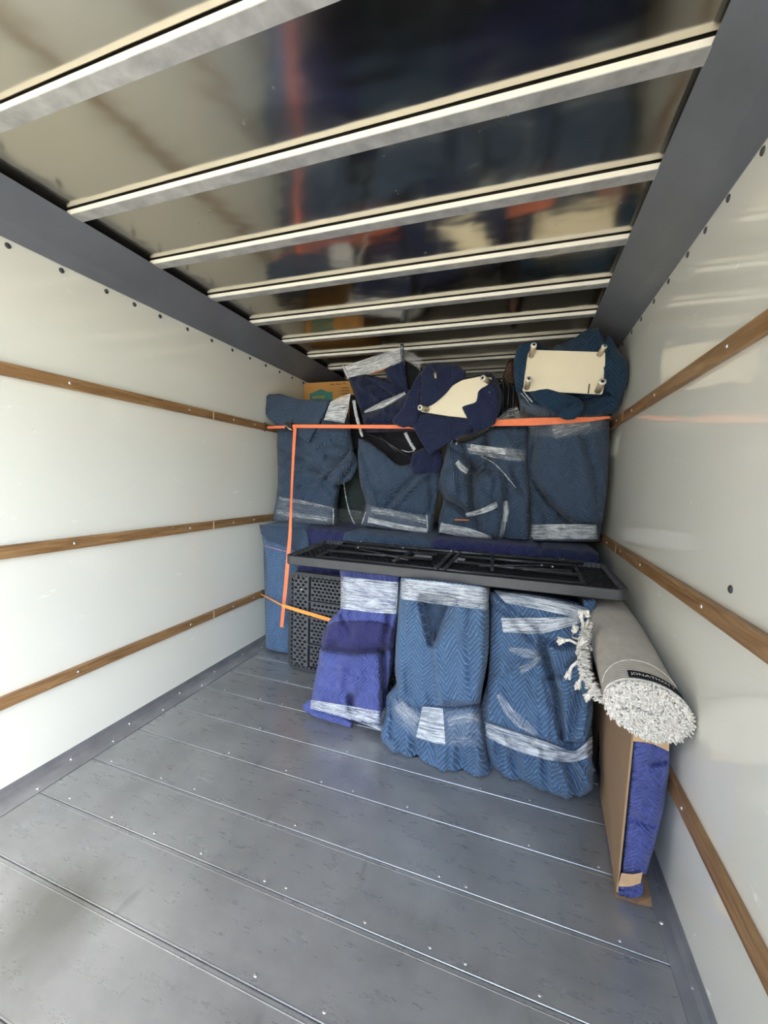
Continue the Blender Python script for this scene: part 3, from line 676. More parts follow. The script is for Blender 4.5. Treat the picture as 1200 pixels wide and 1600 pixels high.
# D
Dn = bundle('wrapped_chair', (.3, 2.8, UZ), 'tall blue chevron quilted bundle against the right wall under the orange strap')
d = cloth_body('blanket', B_steel, [(825, 640), (890, 636), (952, 638)], [(952, 638), (953, 700), (950, 760), (944, 800), (936, 846)],
               [(828, 847), (880, 848), (936, 847)], [(825, 640), (824, 700), (824, 745), (828, 790), (828, 847)], (2.60, 2.60, 2.60, 2.60), Dn, D=.10, wx=(12, 20), wt=5, wb=4, depth=.13,
               creases=[([(832, 700), (828, 745), (842, 765), (862, 790), (893, 818)], 3.5, .022), ([(828, 765), (850, 800), (856, 820)], 6, .012), ([(915, 690), (930, 740), (935, 800)], 6, .014), ([(900, 680), (912, 720), (918, 760)], 7, -.010)],
               flaps=[([(838, 680), (833, 745), (862, 788), (895, 818), (975, 818), (975, 640), (840, 640)], .014, .04)], seed=33, zmin=UZ, ang=-.12)
d1_ = cloth_body('blanket_fold', B_steel, [(838, 672), (890, 670), (951, 666)], [(951, 666), (950, 740), (941, 815)], [(895, 819), (920, 818), (941, 815)], [(838, 672), (833, 740), (860, 788), (895, 819)], (2.6,) * 4, Dn,
                 base=d, off=.022, D=.022, wx=(5, 5), wt=4, wb=3, depth=.025, seed=36, nz=(.008, 40, 60), ang=-.12)
film(d, [(826, 645), (890, 645), (953, 643)], [(827, 680), (880, 684), (952, 670)], F_thin, Dn, seed=31, off=.03)
strip(d, [(864, 675), (890, 668), (922, 662)], [22, 18, 10], F_mid, Dn, seed=32, off=.035)
film(d, [(830, 820), (880, 819), (932, 820)], [(828, 845), (880, 846), (934, 846)], F_dense, Dn, seed=34)

# E: upside-down chair wrapped with film, top left of centre
En = bundle('wrapped_chair', (-.85, 2.75, 1.62), 'navy bundle with a peaked film wrapped post nearly touching the roof bows')
e = cloth_body('blanket', B_navy, [(543, 588), (570, 585), (600, 592), (632, 606), (650, 610)], [(650, 610), (650, 640), (655, 672)], [(572, 676), (610, 682), (655, 690)], [(543, 588), (550, 608), (562, 640), (572, 676)],
               (2.66, 2.62, 2.62, 2.60), En, D=.06, wx=(8, 8), wt=6, wb=6, depth=.26,
               creases=[([(568, 645), (600, 632), (635, 614)], 5, .03), ([(560, 600), (590, 622), (600, 640)], 4, -.012), ([(570, 590), (605, 612), (622, 630)], 3, .014), ([(575, 655), (600, 650), (630, 655)], 5, -.012)], seed=43, res=2.4, ang=.6)
cloth_body('seat_panel', B_navy, [(600, 572), (615, 566), (628, 552)], [(628, 552), (634, 580), (638, 612)], [(606, 592), (622, 606), (638, 614)], [(600, 572), (602, 582), (606, 592)], (2.68, 2.66, 2.66, 2.64), En, D=.03, wx=4, depth=.05, seed=4, res=2.4)
cloth_body('dark_lining', M_cloth_dark, [(632, 560), (645, 566), (658, 574)], [(658, 574), (656, 590), (650, 612)], [(636, 614), (642, 614), (650, 612)], [(632, 560), (634, 590), (636, 614)], (2.72, 2.72, 2.70, 2.70), En, D=.03, wx=4, depth=.1, seed=4, res=2.4)
film(None, [(536, 573), (580, 558), (624, 543)], [(544, 590), (575, 584), (627, 566)], F_dense, En, wrap=False, seed=41, ydep=2.64)
film(None, [(630, 544), (645, 552), (660, 562)], [(630, 564), (645, 570), (656, 580)], F_mid, En, wrap=False, seed=42, ydep=2.70)
tube('post', [at(628, 538, 2.67), at(628, 566, 2.66), at(629, 590, 2.66)], [.012, .018, .016], B_navy, En)
rope(None, [(627, 541), (628, 552), (628, 566)], .014, F_mid, En, 'film_edge', y=[2.65, 2.64])
rope(None, [(536, 572), (540, 581), (545, 591)], .010, F_dense, En, 'film_edge', y=[2.63, 2.63])
strip(e, [(569, 644), (598, 632), (633, 614)], [3, 10, 5], F_dense, En, seed=44)
tube('wood_rail', [at(580, 584, 2.67), at(595, 578, 2.66), at(607, 572, 2.66)], [.006, .011, .008], M_orangewood, En)
rope(e, [(570, 588), (600, 598), (622, 612)], .004, B_navy, En, 'piping')

# black folding chairs / brown leather piece seen behind
K1 = empty('brown_leather_cushion', (-.1, 2.9, 1.75), 'brown leather corner poking up behind the two cream undersides', 'cushion')
cloth_body('cushion_cover', M_leather, [(786, 586), (797, 562), (803, 560)], [(803, 560), (810, 600), (812, 640)], [(782, 640), (796, 642), (812, 640)], [(786, 586), (783, 610), (782, 640)], (2.90, 2.90, 2.86, 2.86), K1, D=.04, wx=6, wt=5, depth=.2, seed=6, res=2)
K2 = empty('black_metal_chair', (-.12, 2.85, 1.6), 'folded black metal chair frames between the two cream seat undersides', 'chair')
for i in range(4):
    x_ = 777 + i * 8
    tube('frame_tube', [at(x_ - 6, 592 + i * 2, 2.80), at(x_, 597 + i * 2, 2.79), at(x_ + 2, 606, 2.79), at(x_, 650, 2.78)], .006, M_tube, K2, 8)
box('seat_pan', at(770, 650, 2.82), at(806, 604, 2.92), M_cloth_dark, K2, .008)
film(None, [(775, 656), (790, 642), (808, 634)], [(775, 659), (792, 657), (815, 656)], F_mid, K2, wrap=False, seed=48, ydep=2.66)

# F: navy blanket round a cream seat underside
Fn = bundle('wrapped_dining_chair', (-.4, 2.6, 1.6), 'navy blanket bundle with a slanting strip of cream seat underside, top centre of the load')
f0 = cloth_body('blanket', B_navy, [(656, 580), (690, 572), (730, 590), (765, 582), (778, 594)], [(778, 594), (784, 612), (782, 640), (772, 664)], [(622, 666), (680, 676), (735, 680), (772, 664)], [(656, 580), (645, 602), (634, 630), (622, 666)],
                (2.55, 2.55, 2.52, 2.50), Fn, D=.07, wx=(8, 16), wt=8, wb=6, depth=.10, seed=52, res=2.6,
                creases=[([(655, 585), (650, 620), (640, 650)], 4, .018), ([(742, 620), (744, 650), (738, 672)], 4, .014), ([(660, 655), (690, 660), (705, 652)], 4, .012), ([(756, 600), (768, 620), (768, 650)], 5, -.012)])
CREAM = slab('seat_board', [(657, 643), (688, 622), (704, 604), (722, 594), (750, 588), (768, 590), (764, 640), (740, 654), (700, 650)], 2.485, .012, M_cream, Fn, .002)
cloth_body('blanket_flap', B_navy, [(657, 582), (668, 569), (695, 567), (716, 571), (728, 581)], [(728, 581), (727, 590), (712, 599), (700, 612), (688, 623)], [(656, 632), (662, 640), (672, 636), (688, 623)], [(657, 582), (655, 605), (656, 632)],
           (2.50, 2.48, 2.475, 2.455), Fn, D=.035, wx=(8, 6), wt=6, wb=5, depth=.06, seed=55, res=2.4, nz=(.010, 25, 40), ang=.5)
cloth_body('blanket_flap', B_navy, [(768, 596), (773, 600), (778, 606)], [(778, 606), (780, 630), (774, 662)], [(741, 674), (755, 672), (774, 662)], [(768, 596), (746, 612), (743, 627), (722, 637), (728, 650), (741, 674)],
           (2.475, 2.49, 2.465, 2.48), Fn, D=.02, wx=(5, 6), wt=4, wb=4, depth=.03, seed=58, res=2.4, nz=(.006, 25, 30))
cloth_body('blanket_flap', B_navy, [(640, 652), (664, 646), (700, 651), (736, 654)], [(736, 654), (742, 664), (730, 676), (706, 688)], [(672, 711), (688, 700), (706, 688)], [(640, 652), (648, 672), (660, 694), (672, 711)],
           (2.50, 2.48, 2.47, 2.46), Fn, D=.02, wx=(3, 3), wt=4, wb=2, depth=.02, seed=60, res=2.4, nz=(.008, 30, 30), ang=.7)
cloth_body('blanket_flap', B_navy, [(650, 590), (656, 585), (658, 590)], [(658, 590), (656, 620), (655, 650), (650, 662)], [(611, 659), (630, 668), (650, 662)], [(650, 590), (640, 612), (626, 640), (611, 659)],
           (2.50, 2.49, 2.47, 2.47), Fn, D=.02, wx=(3, 3), wt=3, wb=3, depth=.02, seed=61, res=2.4, nz=(.008, 20, 40), ang=.9)
def foot(p0, p1, y0, y1, parent, r=.014):
    a_ = at(p0[0], p0[1], y0); b_ = at(p1[0], p1[1], y1)
    o = tube('foot', [b_, a_], [r * .95, r * .9], M_foot, parent, 14)
    dr = (a_ - b_) / np.linalg.norm(a_ - b_)
    bm = bmesh.new(); tube_bm(bm, [a_ - dr * .001, a_ + dr * .006], r * 1.02, 14); link('foot_cap', from_bm(bm, 'foot_cap'), M_footcap, o, True)
    bm = bmesh.new(); tube_bm(bm, [a_ + dr * .005, a_ + dr * .0072], r * .45, 10); link('foot_hole', from_bm(bm, 'foot_hole'), M_black, o, True)
foot((657, 637), (668, 640), 2.42, 2.484, Fn, .017); foot((755, 591), (764, 596), 2.42, 2.484, Fn, .017)
tube('draw_cord', [at(676, 568, 2.455), at(675, 575, 2.45), at(680, 582, 2.445)], .004, M_tube, Fn, 8)
tube('cord_stop', [at(680, 583, 2.445), at(681, 591, 2.44)], [.010, .007], M_foot, Fn, 8)

# G: dark teal-blue blanket round a cream seat underside, top right
Gn = bundle('wrapped_dining_chair', (.25, 2.5, 1.66), 'teal blue blanket bundle framing a whole cream seat underside, top right by the wall')
g1 = cloth_body('blanket', B_teal, [(806, 545), (830, 537), (865, 544), (900, 540), (940, 532), (960, 545)], [(960, 545), (978, 562), (981, 590), (974, 620), (963, 645)], [(814, 642), (860, 652), (915, 652), (963, 645)], [(806, 545), (803, 575), (808, 612), (814, 642)],
                (2.46, 2.46, 2.50, 2.50), Gn, D=.05, wx=(8, 14), wt=6, wb=8, depth=.18, seed=63, res=2.6,
                creases=[([(945, 545), (950, 575), (946, 600)], 4, .012), ([(960, 560), (965, 590), (962, 610)], 5, -.012), ([(850, 622), (880, 630), (905, 624)], 5, .02), ([(905, 628), (935, 618), (960, 610)], 3.5, .022), ([(812, 560), (818, 580), (812, 600)], 5, .014), ([(915, 640), (945, 634)], 5, -.012)], nz=(.012, 40, 40))
slab('seat_board', [(826, 546), (880, 548), (946, 550), (945, 600), (941, 616), (880, 613), (817, 611), (821, 575)], 2.405, .014, M_cream, Gn, .003)
cloth_body('blanket_flap', B_teal, [(862, 543), (895, 530), (913, 517), (936, 512)], [(936, 512), (942, 526), (946, 538), (942, 552)], [(864, 547), (900, 550), (942, 553)], [(862, 543), (863, 545), (864, 547)],
           (2.46, 2.46, 2.40, 2.40), Gn, D=.02, wx=3, wt=4, wb=2, depth=.05, seed=64, res=2.4, nz=(.008, 30, 20))
cloth_body('blanket_flap', B_teal, [(945, 540), (951, 524), (957, 530)], [(957, 530), (966, 548), (980, 565), (978, 605), (966, 622)], [(942, 600), (950, 612), (966, 622)], [(945, 540), (935, 562), (942, 582), (942, 600)],
           (2.42, 2.44, 2.39, 2.41), Gn, D=.02, wx=(4, 8), wt=4, wb=4, depth=.04, seed=65, res=2.4, nz=(.010, 25, 25))
cloth_body('blanket_flap', B_teal, [(803, 562), (812, 540), (832, 534), (848, 536)], [(848, 536), (838, 540), (826, 552), (822, 575), (815, 608)], [(806, 612), (810, 614), (815, 608)], [(803, 562), (803, 585), (806, 612)],
           (2.42, 2.40, 2.40, 2.39), Gn, D=.02, wx=(4, 3), wt=4, wb=3, depth=.05, seed=66, res=2.2, nz=(.006, 25, 25))
cloth_body('blanket_flap', B_teal, [(826, 612), (855, 606), (880, 614), (905, 622)], [(905, 622), (912, 632), (908, 646), (898, 655)], [(850, 634), (868, 648), (885, 656), (898, 655)], [(826, 612), (832, 620), (850, 634)],
           (2.385, 2.40, 2.38, 2.40), Gn, D=.03, wx=(6, 6), wt=5, wb=6, depth=.05, seed=67, res=2.2, nz=(.006, 25, 25), creases=[([(872, 648), (880, 636), (900, 628)], 3, .012)])
foot((834, 540), (830, 556), 2.33, 2.404, Gn, .016); foot((826, 593), (823, 606), 2.33, 2.404, Gn, .016); foot((941, 597), (934, 611), 2.33, 2.404, Gn, .018); foot((944, 542), (936, 555), 2.36, 2.404, Gn, .014)
tube('slot', [at(921, 600, 2.403), at(919, 615, 2.403)], .003, M_black, Gn, 6)
rope(g1, [(815, 606), (822, 617), (832, 628)], .004, F_dense, Gn); rope(g1, [(814, 614), (826, 628)], .003, F_dense, Gn)
film(g1, [(812, 622), (840, 634), (870, 640)], [(814, 640), (840, 650), (872, 652)], F_thin, Gn, seed=61, wrap=False)

# moving box far left behind
BX = empty('moving_box', (-1.5, 3.15, UZ), 'tan cardboard moving box with a teal house emblem behind the leftmost upright bundle', 'box')
q0 = at(475, 599, 3.10); q1 = at(565, 592, 3.10)
bx0, bx1, bz = float(q0[0]), float(q1[0]), 2.085
bm = bmesh.new(); box_bm(bm, np.array((bx0, 3.10, UZ)), np.array((bx1, 3.55, bz)), .004); link('box_body', from_bm(bm, 'box_body'), M_boxcard, BX)
box('top_flap', (bx0 + .003, 3.103, bz), (bx1 - .003, 3.32, bz + .005), M_boxcard, BX); box('top_flap', (bx0 + .003, 3.33, bz), (bx1 - .003, 3.547, bz + .005), M_boxcard, BX)
slab('house_emblem', [(484, 632), (484, 615), (490, 613), (496, 610), (501, 608), (507, 610), (512, 612), (519.5, 612.5), (519.5, 632)], 3.0985, .001, M_teal, BX, 0)
slab('emblem_lettering', [(488, 619.5), (507, 618), (507, 622), (488, 623)], 3.0975, .0008, M_palep, BX, 0)
for i, (x0_, x1_, y_) in enumerate(((516, 522, 600.6), (524, 533, 600.2), (536, 540, 599.2), (533.5, 545, 606.2), (533.5, 546, 610.6), (533.5, 547, 614.6), (530, 531.2, 606.8), (530, 531.2, 611.2), (530, 531.2, 615.2))):
    slab('print_line', [(x0_, y_ - .7), (x1_, y_ - 1.0), (x1_, y_ + .6), (x0_, y_ + .8)], 3.0985, .001, M_print, BX, 0)

#MARK_FRONT
# ------------------------------------------------------------------ black perforated panel standing at left
PN = empty('folding_table_half', (-1.2, 2.27, 0), 'black honeycomb backed plastic table leaning upright on the floor at the left', 'table')
def plate_with_holes(name, x0, x1, z0, z1, y, m, parent, cell=.0285, hole=.0108, th=.012):
    bm = bmesh.new(); dx = cell; dz = cell * .78; nx = int((x1 - x0) / dx); nz_ = int((z1 - z0) / dz)
    dx = (x1 - x0) / max(nx, 1); dz = (z1 - z0) / max(nz_, 1)
    for i in range(nz_):
        for j in range(nx + 1):
            cx = x0 + (j + (.5 if i % 2 else 0)) * dx; cz = z0 + (i + .5) * dz
            lo, hi = max(cx - dx / 2, x0), min(cx + dx / 2, x1)
            if hi - lo < .003: continue
            if hi - lo < dx * .9:
                vs = [bm.verts.new((a_, y, b_)) for a_, b_ in ((lo, cz - dz / 2), (hi, cz - dz / 2), (hi, cz + dz / 2), (lo, cz + dz / 2))]; bm.faces.new(vs); continue
            outp = [(lo, cz - dz / 2), (cx, cz - dz / 2), (hi, cz - dz / 2), (hi, cz), (hi, cz + dz / 2), (cx, cz + dz / 2), (lo, cz + dz / 2), (lo, cz)]
            an = [-2.356, -1.571, -.785, 0, .785, 1.571, 2.356, 3.1416]
            O = [bm.verts.new((a_, y, b_)) for a_, b_ in outp]; I = [bm.verts.new((cx + hole * 1.15 * math.cos(t), y, cz + hole * .85 * math.sin(t))) for t in an]
            I2 = [bm.verts.new((v.co.x, y + th, v.co.z)) for v in I]
            for k_ in range(8):
                k2 = (k_ + 1) % 8; bm.faces.new((O[k_], O[k2], I[k2], I[k_])); bm.faces.new((I[k_], I[k2], I2[k2], I2[k_]))
    return link(name, from_bm(bm, name), m, parent)
px0, px1, pz = float(at(452, 1040, 2.27)[0]), -.62, .60
pz = float(at(470, 893, 2.27)[2])
YP = 2.262
def rrect(x0, x1, z0, z1, r, n_=6):
    pts = []
    for cx, cz, a0 in ((x1 - r, z1 - r, 0), (x0 + r, z1 - r, 90), (x0 + r, z0 + r, 180), (x1 - r, z0 + r, 270)):
        for k_ in range(n_ + 1): a_ = math.radians(a0 + 90 * k_ / n_); pts.append((cx + r * math.cos(a_), cz + r * math.sin(a_)))
    return pts
def ring_frame(name, x0, x1, z0, z1, y0, y1, wd, r, m, parent, axis='y'):
    bm = bmesh.new(); o_ = rrect(x0, x1, z0, z1, r); i_ = rrect(x0 + wd, x1 - wd, z0 + wd, z1 - wd, max(r - wd, .004)); n_ = len(o_)
    f = (lambda q, t: (q[0], t, q[1])) if axis == 'y' else (lambda q, t: (q[0], q[1], t))
    A = [[bm.verts.new(f(q, t)) for q in s__] for s__, t in ((o_, y0), (i_, y0), (i_, y1), (o_, y1))]
    for a_, b_ in ((0, 1), (1, 2), (2, 3), (3, 0)):
        for k_ in range(n_): bm.faces.new((A[a_][k_], A[a_][(k_ + 1) % n_], A[b_][(k_ + 1) % n_], A[b_][k_]))
    return link(name, from_bm(bm, name), m, parent)
ring_frame('rim', px0, px1, .004, pz, YP - .012, YP + .035, .022, .055, M_rim, PN)
bm = bmesh.new(); pp = rrect(px0 + .006, px1 - .006, .01, pz - .006, .05); prism_bm(bm, pp, 'y', YP + .022, YP + .034); link('table_top', from_bm(bm, 'table_top'), M_black, PN)
xd = float(at(482, 960, YP)[0])
plate_with_holes('honeycomb_panel', px0 + .028, xd - .006, .03, pz - .03, YP, M_honey, PN)
zz_ = [.03, float(at(500, 1008, YP)[2]) - .008, float(at(500, 967, YP)[2]), float(at(500, 942, YP)[2]), pz - .03]
for a_, b_ in zip(zz_, zz_[1:]): plate_with_holes('honeycomb_panel', xd + .014, px1 - .03, a_ + .010, b_ - .008, YP + .002, M_honey, PN)
box('rib', (xd - .003, YP - .01, .028), (xd + .003, YP + .012, pz - .026), M_honey, PN, .001)
for z_ in zz_[1:-1]: box('rib', (xd, YP - .008, z_ - .003), (px1 - .02, YP + .012, z_ + .003), M_honey, PN, .001)
bm = bmesh.new(); ring = rrect(px0 + .024, px1 - .024, .028, pz - .022, .045, 8)
pp2 = resample(ring + ring[:1], 90, False)
for p_ in pp2[:-1]: box_bm(bm, np.array((p_[0] - .006, YP - .009, p_[1] - .006)), np.array((p_[0] + .006, YP + .004, p_[1] + .006)))
o = link('rim_teeth', from_bm(bm, 'rim_teeth'), M_honey, PN); o['kind'] = 'stuff'
put(me_bolt, 'bolt', (float(at(471, 921, YP)[0]), YP - .001, float(at(471, 921, YP)[2])), (0, -1, 0), PN)

# ------------------------------------------------------------------ lower row
# P violet
Pn = bundle('wrapped_stool', (-.75, 2.0, 0), 'violet quilted bundle with a dark plush middle band, leftmost of the floor row')
p = cloth_body('blanket', B_purple, [(530, 885), (575, 888), (627, 893)], [(627, 893), (623, 950), (616, 1000), (608, 1060), (600, 1100), (597, 1136)], [(484, 1110), (540, 1128), (597, 1140)],
               [(530, 885), (532, 950), (516, 968), (505, 988), (500, 1012), (497, 1035), (489, 1075), (484, 1110)], (1.98, 1.98, 1.80, 1.79), Pn, D=.08, wx=(14, 12), wt=4, wb=5, depth=.17,
               creases=[([(598, 1020), (600, 1060), (603, 1110)], 4, .05), ([(548, 1088), (550, 1110)], 5, .035), ([(545, 1095), (560, 1085)], 4, .012), ([(533, 960), (545, 985)], 3, .012), ([(608, 960), (604, 985)], 3, .012), ([(505, 1012), (560, 1018), (612, 1012)], 5, .018), ([(600, 1020), (608, 960)], 4, .02), ([(535, 1040), (530, 1080)], 6, -.010)],
               flaps=[([(497, 1012), (550, 1019), (598, 1019), (597, 1140), (480, 1112)], .02, .03)], seed=73, zmin=.012, ang=1.57, gath=[(955, 16, .5, .012), (1100, 20, .3, .008)])
cloth_body('plush_band', B_plush, [(508, 980), (520, 972), (560, 968), (600, 972), (617, 980)], [(617, 980), (616, 1000), (611, 1018)], [(500, 1014), (540, 1021), (580, 1022), (611, 1018)], [(508, 980), (502, 998), (500, 1014)],
           (1.895, 1.90, 1.835, 1.84), Pn, base=p, off=.022, D=.03, wx=(12, 12), wt=12, wb=6, depth=.06, seed=75, res=2.6, nz=(.006, 25, 25), ang=1.57)
cloth_body('blanket_hem', B_purple, [(478, 1098), (484, 1092), (500, 1104), (530, 1118), (550, 1128)], [(550, 1128), (549, 1138)], [(474, 1110), (490, 1120), (520, 1130), (549, 1139)], [(478, 1098), (472, 1104), (474, 1110)],
           (1.83, 1.80, 1.80, 1.79), Pn, D=.02, wx=5, wt=3, wb=3, depth=.06, seed=76, res=2.2, zmin=.002, nz=(.004, 15, 10))
film(p, [(532, 900), (575, 905), (624, 910)], [(532, 951), (575, 956), (620, 960)], F_dense, Pn, seed=71, wrk=.006)
film(p, [(484, 1093), (540, 1102), (596, 1112)], [(482, 1106), (540, 1122), (596, 1142)], F_dense, Pn, seed=72)
rope(p, [(621, 910), (620, 935), (618, 958)], .004, F_dense, Pn)
# M centre blue
Mn = bundle('wrapped_cabinet', (-.27, 1.9, 0), 'wide blue chevron bundle with a V shaped neck opening, middle of the floor row')
m_ = cloth_body('blanket', B_blue, [(627, 900), (690, 906), (762, 914)], [(762, 914), (764, 960), (763, 1020), (757, 1060), (750, 1092), (752, 1130), (760, 1180), (768, 1214)], [(602, 1182), (640, 1206), (700, 1224), (740, 1225), (768, 1214)],
                [(627, 900), (622, 960), (618, 1010), (617, 1050), (619, 1070), (604, 1088), (603, 1110), (595, 1150), (602, 1182)], (1.80, 1.80, 1.70, 1.66), Mn, D=.10, wx=(24, 20), wt=3, wb=24, depth=.30,
                creases=[([(662, 944), (676, 1004)], 3, -.014), ([(703, 948), (678, 1004)], 3, -.012), ([(676, 1004), (680, 1060), (690, 1100)], 5, -.010), ([(735, 950), (732, 1010), (738, 1090)], 6, .012), ([(632, 945), (632, 1000), (640, 1080)], 7, .010),
                         ([(608, 1095), (615, 1120), (612, 1150)], 5, .022), ([(650, 1160), (656, 1200)], 6, .012), ([(720, 1168), (724, 1215)], 6, .012), ([(690, 1166), (692, 1222)], 6, -.010), ([(620, 1088), (650, 1107), (700, 1108), (748, 1100)], 3, .012), ([(735, 1150), (750, 1190)], 5, -.012)],
                flaps=[([(662, 936), (704, 938), (704, 948), (676, 1003), (661, 944)], -.055, .3), ([(676, 1004), (704, 945), (770, 945), (765, 1098), (690, 1098)], .012, .05)], seed=83, zmin=.004, ang=.02, gath=[(1168, 34, .30, .018), (1095, 22, .3, .008), (945, 30, .25, .008)], wr=.004)
cloth_body('recess_shade', B_steel, [(658, 934), (682, 936), (706, 936)], [(706, 936), (695, 962), (680, 998)], [(673, 998), (676, 1002), (680, 998)], [(658, 934), (664, 965), (673, 998)], (1.8,) * 4, Mn,
           base=m_, off=.012, D=.004, wx=2, wt=2, wb=2, depth=.01, seed=86, res=2.2, nz=(.003, 25, 40), ang=1.3)  # darker cloth patch stands for the shade inside the V opening
cloth_body('blanket_fold', B_blue, [(704, 934), (735, 938), (761, 942)], [(761, 942), (762, 1020), (750, 1100)], [(682, 1104), (715, 1106), (750, 1100)], [(704, 934), (692, 965), (678, 1004), (682, 1104)], (1.8,) * 4, Mn,
           base=m_, off=.024, D=.026, wx=(4, 10), wt=3, wb=6, depth=.03, seed=87, res=2.6, nz=(.008, 40, 60), ang=-.18)
film(m_, [(626, 904), (690, 910), (762, 919)], [(626, 936), (690, 945), (760, 953)], F_dense, Mn, seed=81, wrk=.006, off=.028)
film(m_, [(619, 1086), (650, 1106), (700, 1108), (750, 1100)], [(612, 1118), (645, 1150), (700, 1166), (753, 1166)], F_thin, Mn, seed=82, off=.028)
film(m_, [(660, 1104), (676, 1105), (692, 1107)], [(650, 1152), (672, 1159), (696, 1164)], F_dense, Mn, seed=84, wrap=False, off=.034)
strip(m_, [(622, 1100), (640, 1120), (652, 1130)], [18, 22, 22], F_mid, Mn, seed=85)
strip(m_, [(700, 1128), (725, 1122), (750, 1122)], [12, 14, 12], F_mid, Mn, seed=86, off=.034)
tube('wood_corner', [at(616, 1090, 1.785), at(616, 1106, 1.785)], .008, M_orangewood, Mn)
# R right blue
Rn = bundle('wrapped_cabinet', (.15, 1.95, 0), 'blue bundle criss-crossed by film strips beside the cardboard slab, rightmost of the floor row')
r = cloth_body('blanket', B_blue, [(766, 926), (800, 926), (860, 934), (926, 950)], [(926, 950), (925, 1000), (925, 1060), (927, 1110), (922, 1160), (926, 1200), (927, 1234)], [(768, 1200), (790, 1222), (840, 1240), (895, 1256), (927, 1236)],
               [(766, 926), (765, 960), (765, 1020), (762, 1060), (753, 1100), (755, 1150), (768, 1200)], (1.84, 1.86, 1.72, 1.66), Rn, D=.10, wx=(22, 14), wt=3, wb=22, depth=.26,
               creases=[([(846, 1008), (856, 1040), (868, 1080), (878, 1150)], 5, .035), ([(768, 945), (800, 960), (830, 1000)], 5, .018), ([(858, 1060), (880, 1052), (905, 1030)], 4, .018), ([(850, 1000), (880, 1010), (920, 1000)], 4, .02), ([(905, 1080), (895, 1130), (892, 1160)], 5, .02),
                        ([(800, 1180), (815, 1220)], 6, .012), ([(850, 1180), (858, 1235)], 6, .012), ([(885, 1185), (900, 1225), (898, 1252)], 5, .022), ([(870, 1190), (890, 1240)], 6, -.014), ([(905, 1195), (920, 1225)], 4, -.014), ([(775, 1060), (800, 1040), (845, 1028)], 4, -.010), ([(768, 1132), (850, 1168), (920, 1172)], 4, .012)],
               flaps=[([(770, 930), (840, 985), (846, 1010), (856, 1040), (870, 1085), (880, 1165), (760, 1130), (764, 1000)], .014, .03), ([(856, 1062), (910, 1030), (930, 1010), (930, 1110), (915, 1160), (882, 1160)], .010, .09)], seed=93, zmin=.004, ang=-.05, gath=[(1172, 34, .30, .018), (960, 20, .3, .010)], wr=.007)
cloth_body('blanket_fold', B_blue, [(852, 1008), (888, 1012), (925, 992)], [(925, 992), (927, 1060), (914, 1150)], [(880, 1158), (900, 1160), (914, 1150)], [(852, 1008), (866, 1060), (880, 1158)], (1.8,) * 4, Rn,
           base=r, off=.030, D=.035, wx=(6, 8), wt=8, wb=5, depth=.04, seed=98, res=2.6, nz=(.010, 30, 50), ang=.35)
film(r, [(772, 922), (850, 932), (925, 952)], [(790, 942), (850, 954), (905, 966)], F_dense, Rn, seed=91, wrap=False, off=.02, wrk=.008)
film(r, [(783, 966), (850, 965), (918, 962)], [(786, 988), (845, 990), (905, 974)], F_dense, Rn, seed=92, wrap=False, off=.014)
strip(r, [(796, 1014), (820, 1020), (846, 1024)], [6, 14, 12], F_mid, Rn, seed=94); strip(r, [(812, 1048), (828, 1040), (846, 1026)], [12, 10, 6], F_mid, Rn, seed=95)
strip(r, [(778, 1085), (796, 1112), (815, 1130), (838, 1146)], [6, 14, 16, 8], F_mid, Rn, seed=96)
film(r, [(758, 1128), (800, 1142), (850, 1158), (900, 1172), (926, 1150)], [(760, 1152), (800, 1170), (850, 1186), (900, 1190), (926, 1180)], F_dense, Rn, seed=97, wrk=.006, off=.03)
lg = tube('wrapped_leg', [at(912, 1152, 1.765), at(915, 1172, 1.76), at(922, 1205, 1.75)], [.020, .018, .010], M_orangewood, Rn, 12)
rope(None, [(912, 1160), (915, 1175), (921, 1204)], .0195, F_mid, Rn, y=[1.757, 1.748])
cloth_body('blanket_corner', B_blue, [(912, 938), (930, 936), (932, 938)], [(932, 938), (930, 950)], [(912, 958), (920, 962), (930, 958)], [(912, 938), (912, 958)], (1.86, 1.86, 1.86, 1.86), Rn, D=.02, wx=5, wt=4, wb=4, depth=.1, res=2.2)

# ------------------------------------------------------------------ long black folding table lying upside down on the floor row
TB = empty('folding_table', (-.30, 2.05, .85), 'long black plastic folding table lying upside down across the floor row', 'table')
ZT = .868                                     # upper rim edge
c0 = atz(444, 868, ZT); c1 = atz(985, 924, ZT)
ax = (c1 - c0) / np.linalg.norm(c1 - c0); TL = np.linalg.norm(c1 - c0); ay = np.array((-ax[1], ax[0], 0)); TW = .47
tilt = .022                                   # back edge a little higher
def TP(u, v, h=0.0): return c0 + ax * u * TL + ay * v * TW + np.array((0, 0, tilt * v + h))
def tinv(px, py, z=ZT + .008):
    q_ = atz(px, py, z) - c0; return float(q_ @ ax / TL), float(q_ @ ay / TW)
Mt = Matrix(((ax[0], ay[0], 0, c0[0]), (ax[1], ay[1], 0, c0[1]), (0, tilt / TW, 1, c0[2]), (0, 0, 0, 1)))
def tset(o): o.data.transform(Mt); o.data.update(); return o
tset(ring_frame('rim', 0, TL, 0, TW, -.042, 0, .014, .04, M_rim, TB, 'z'))
bm = bmesh.new(); pp = rrect(.004, TL - .004, .004, TW - .004, .038)
A_ = [bm.verts.new((q[0], q[1], -.046)) for q in pp]; B_ = [bm.verts.new((q[0], q[1], -.030)) for q in pp]
bm.faces.new(A_[::-1]); bm.faces.new(B_)
for k_ in range(len(pp)): bm.faces.new((A_[k_], A_[(k_ + 1) % len(pp)], B_[(k_ + 1) % len(pp)], B_[k_]))
tset(link('table_top', from_bm(bm, 'table_top'), M_black, TB))
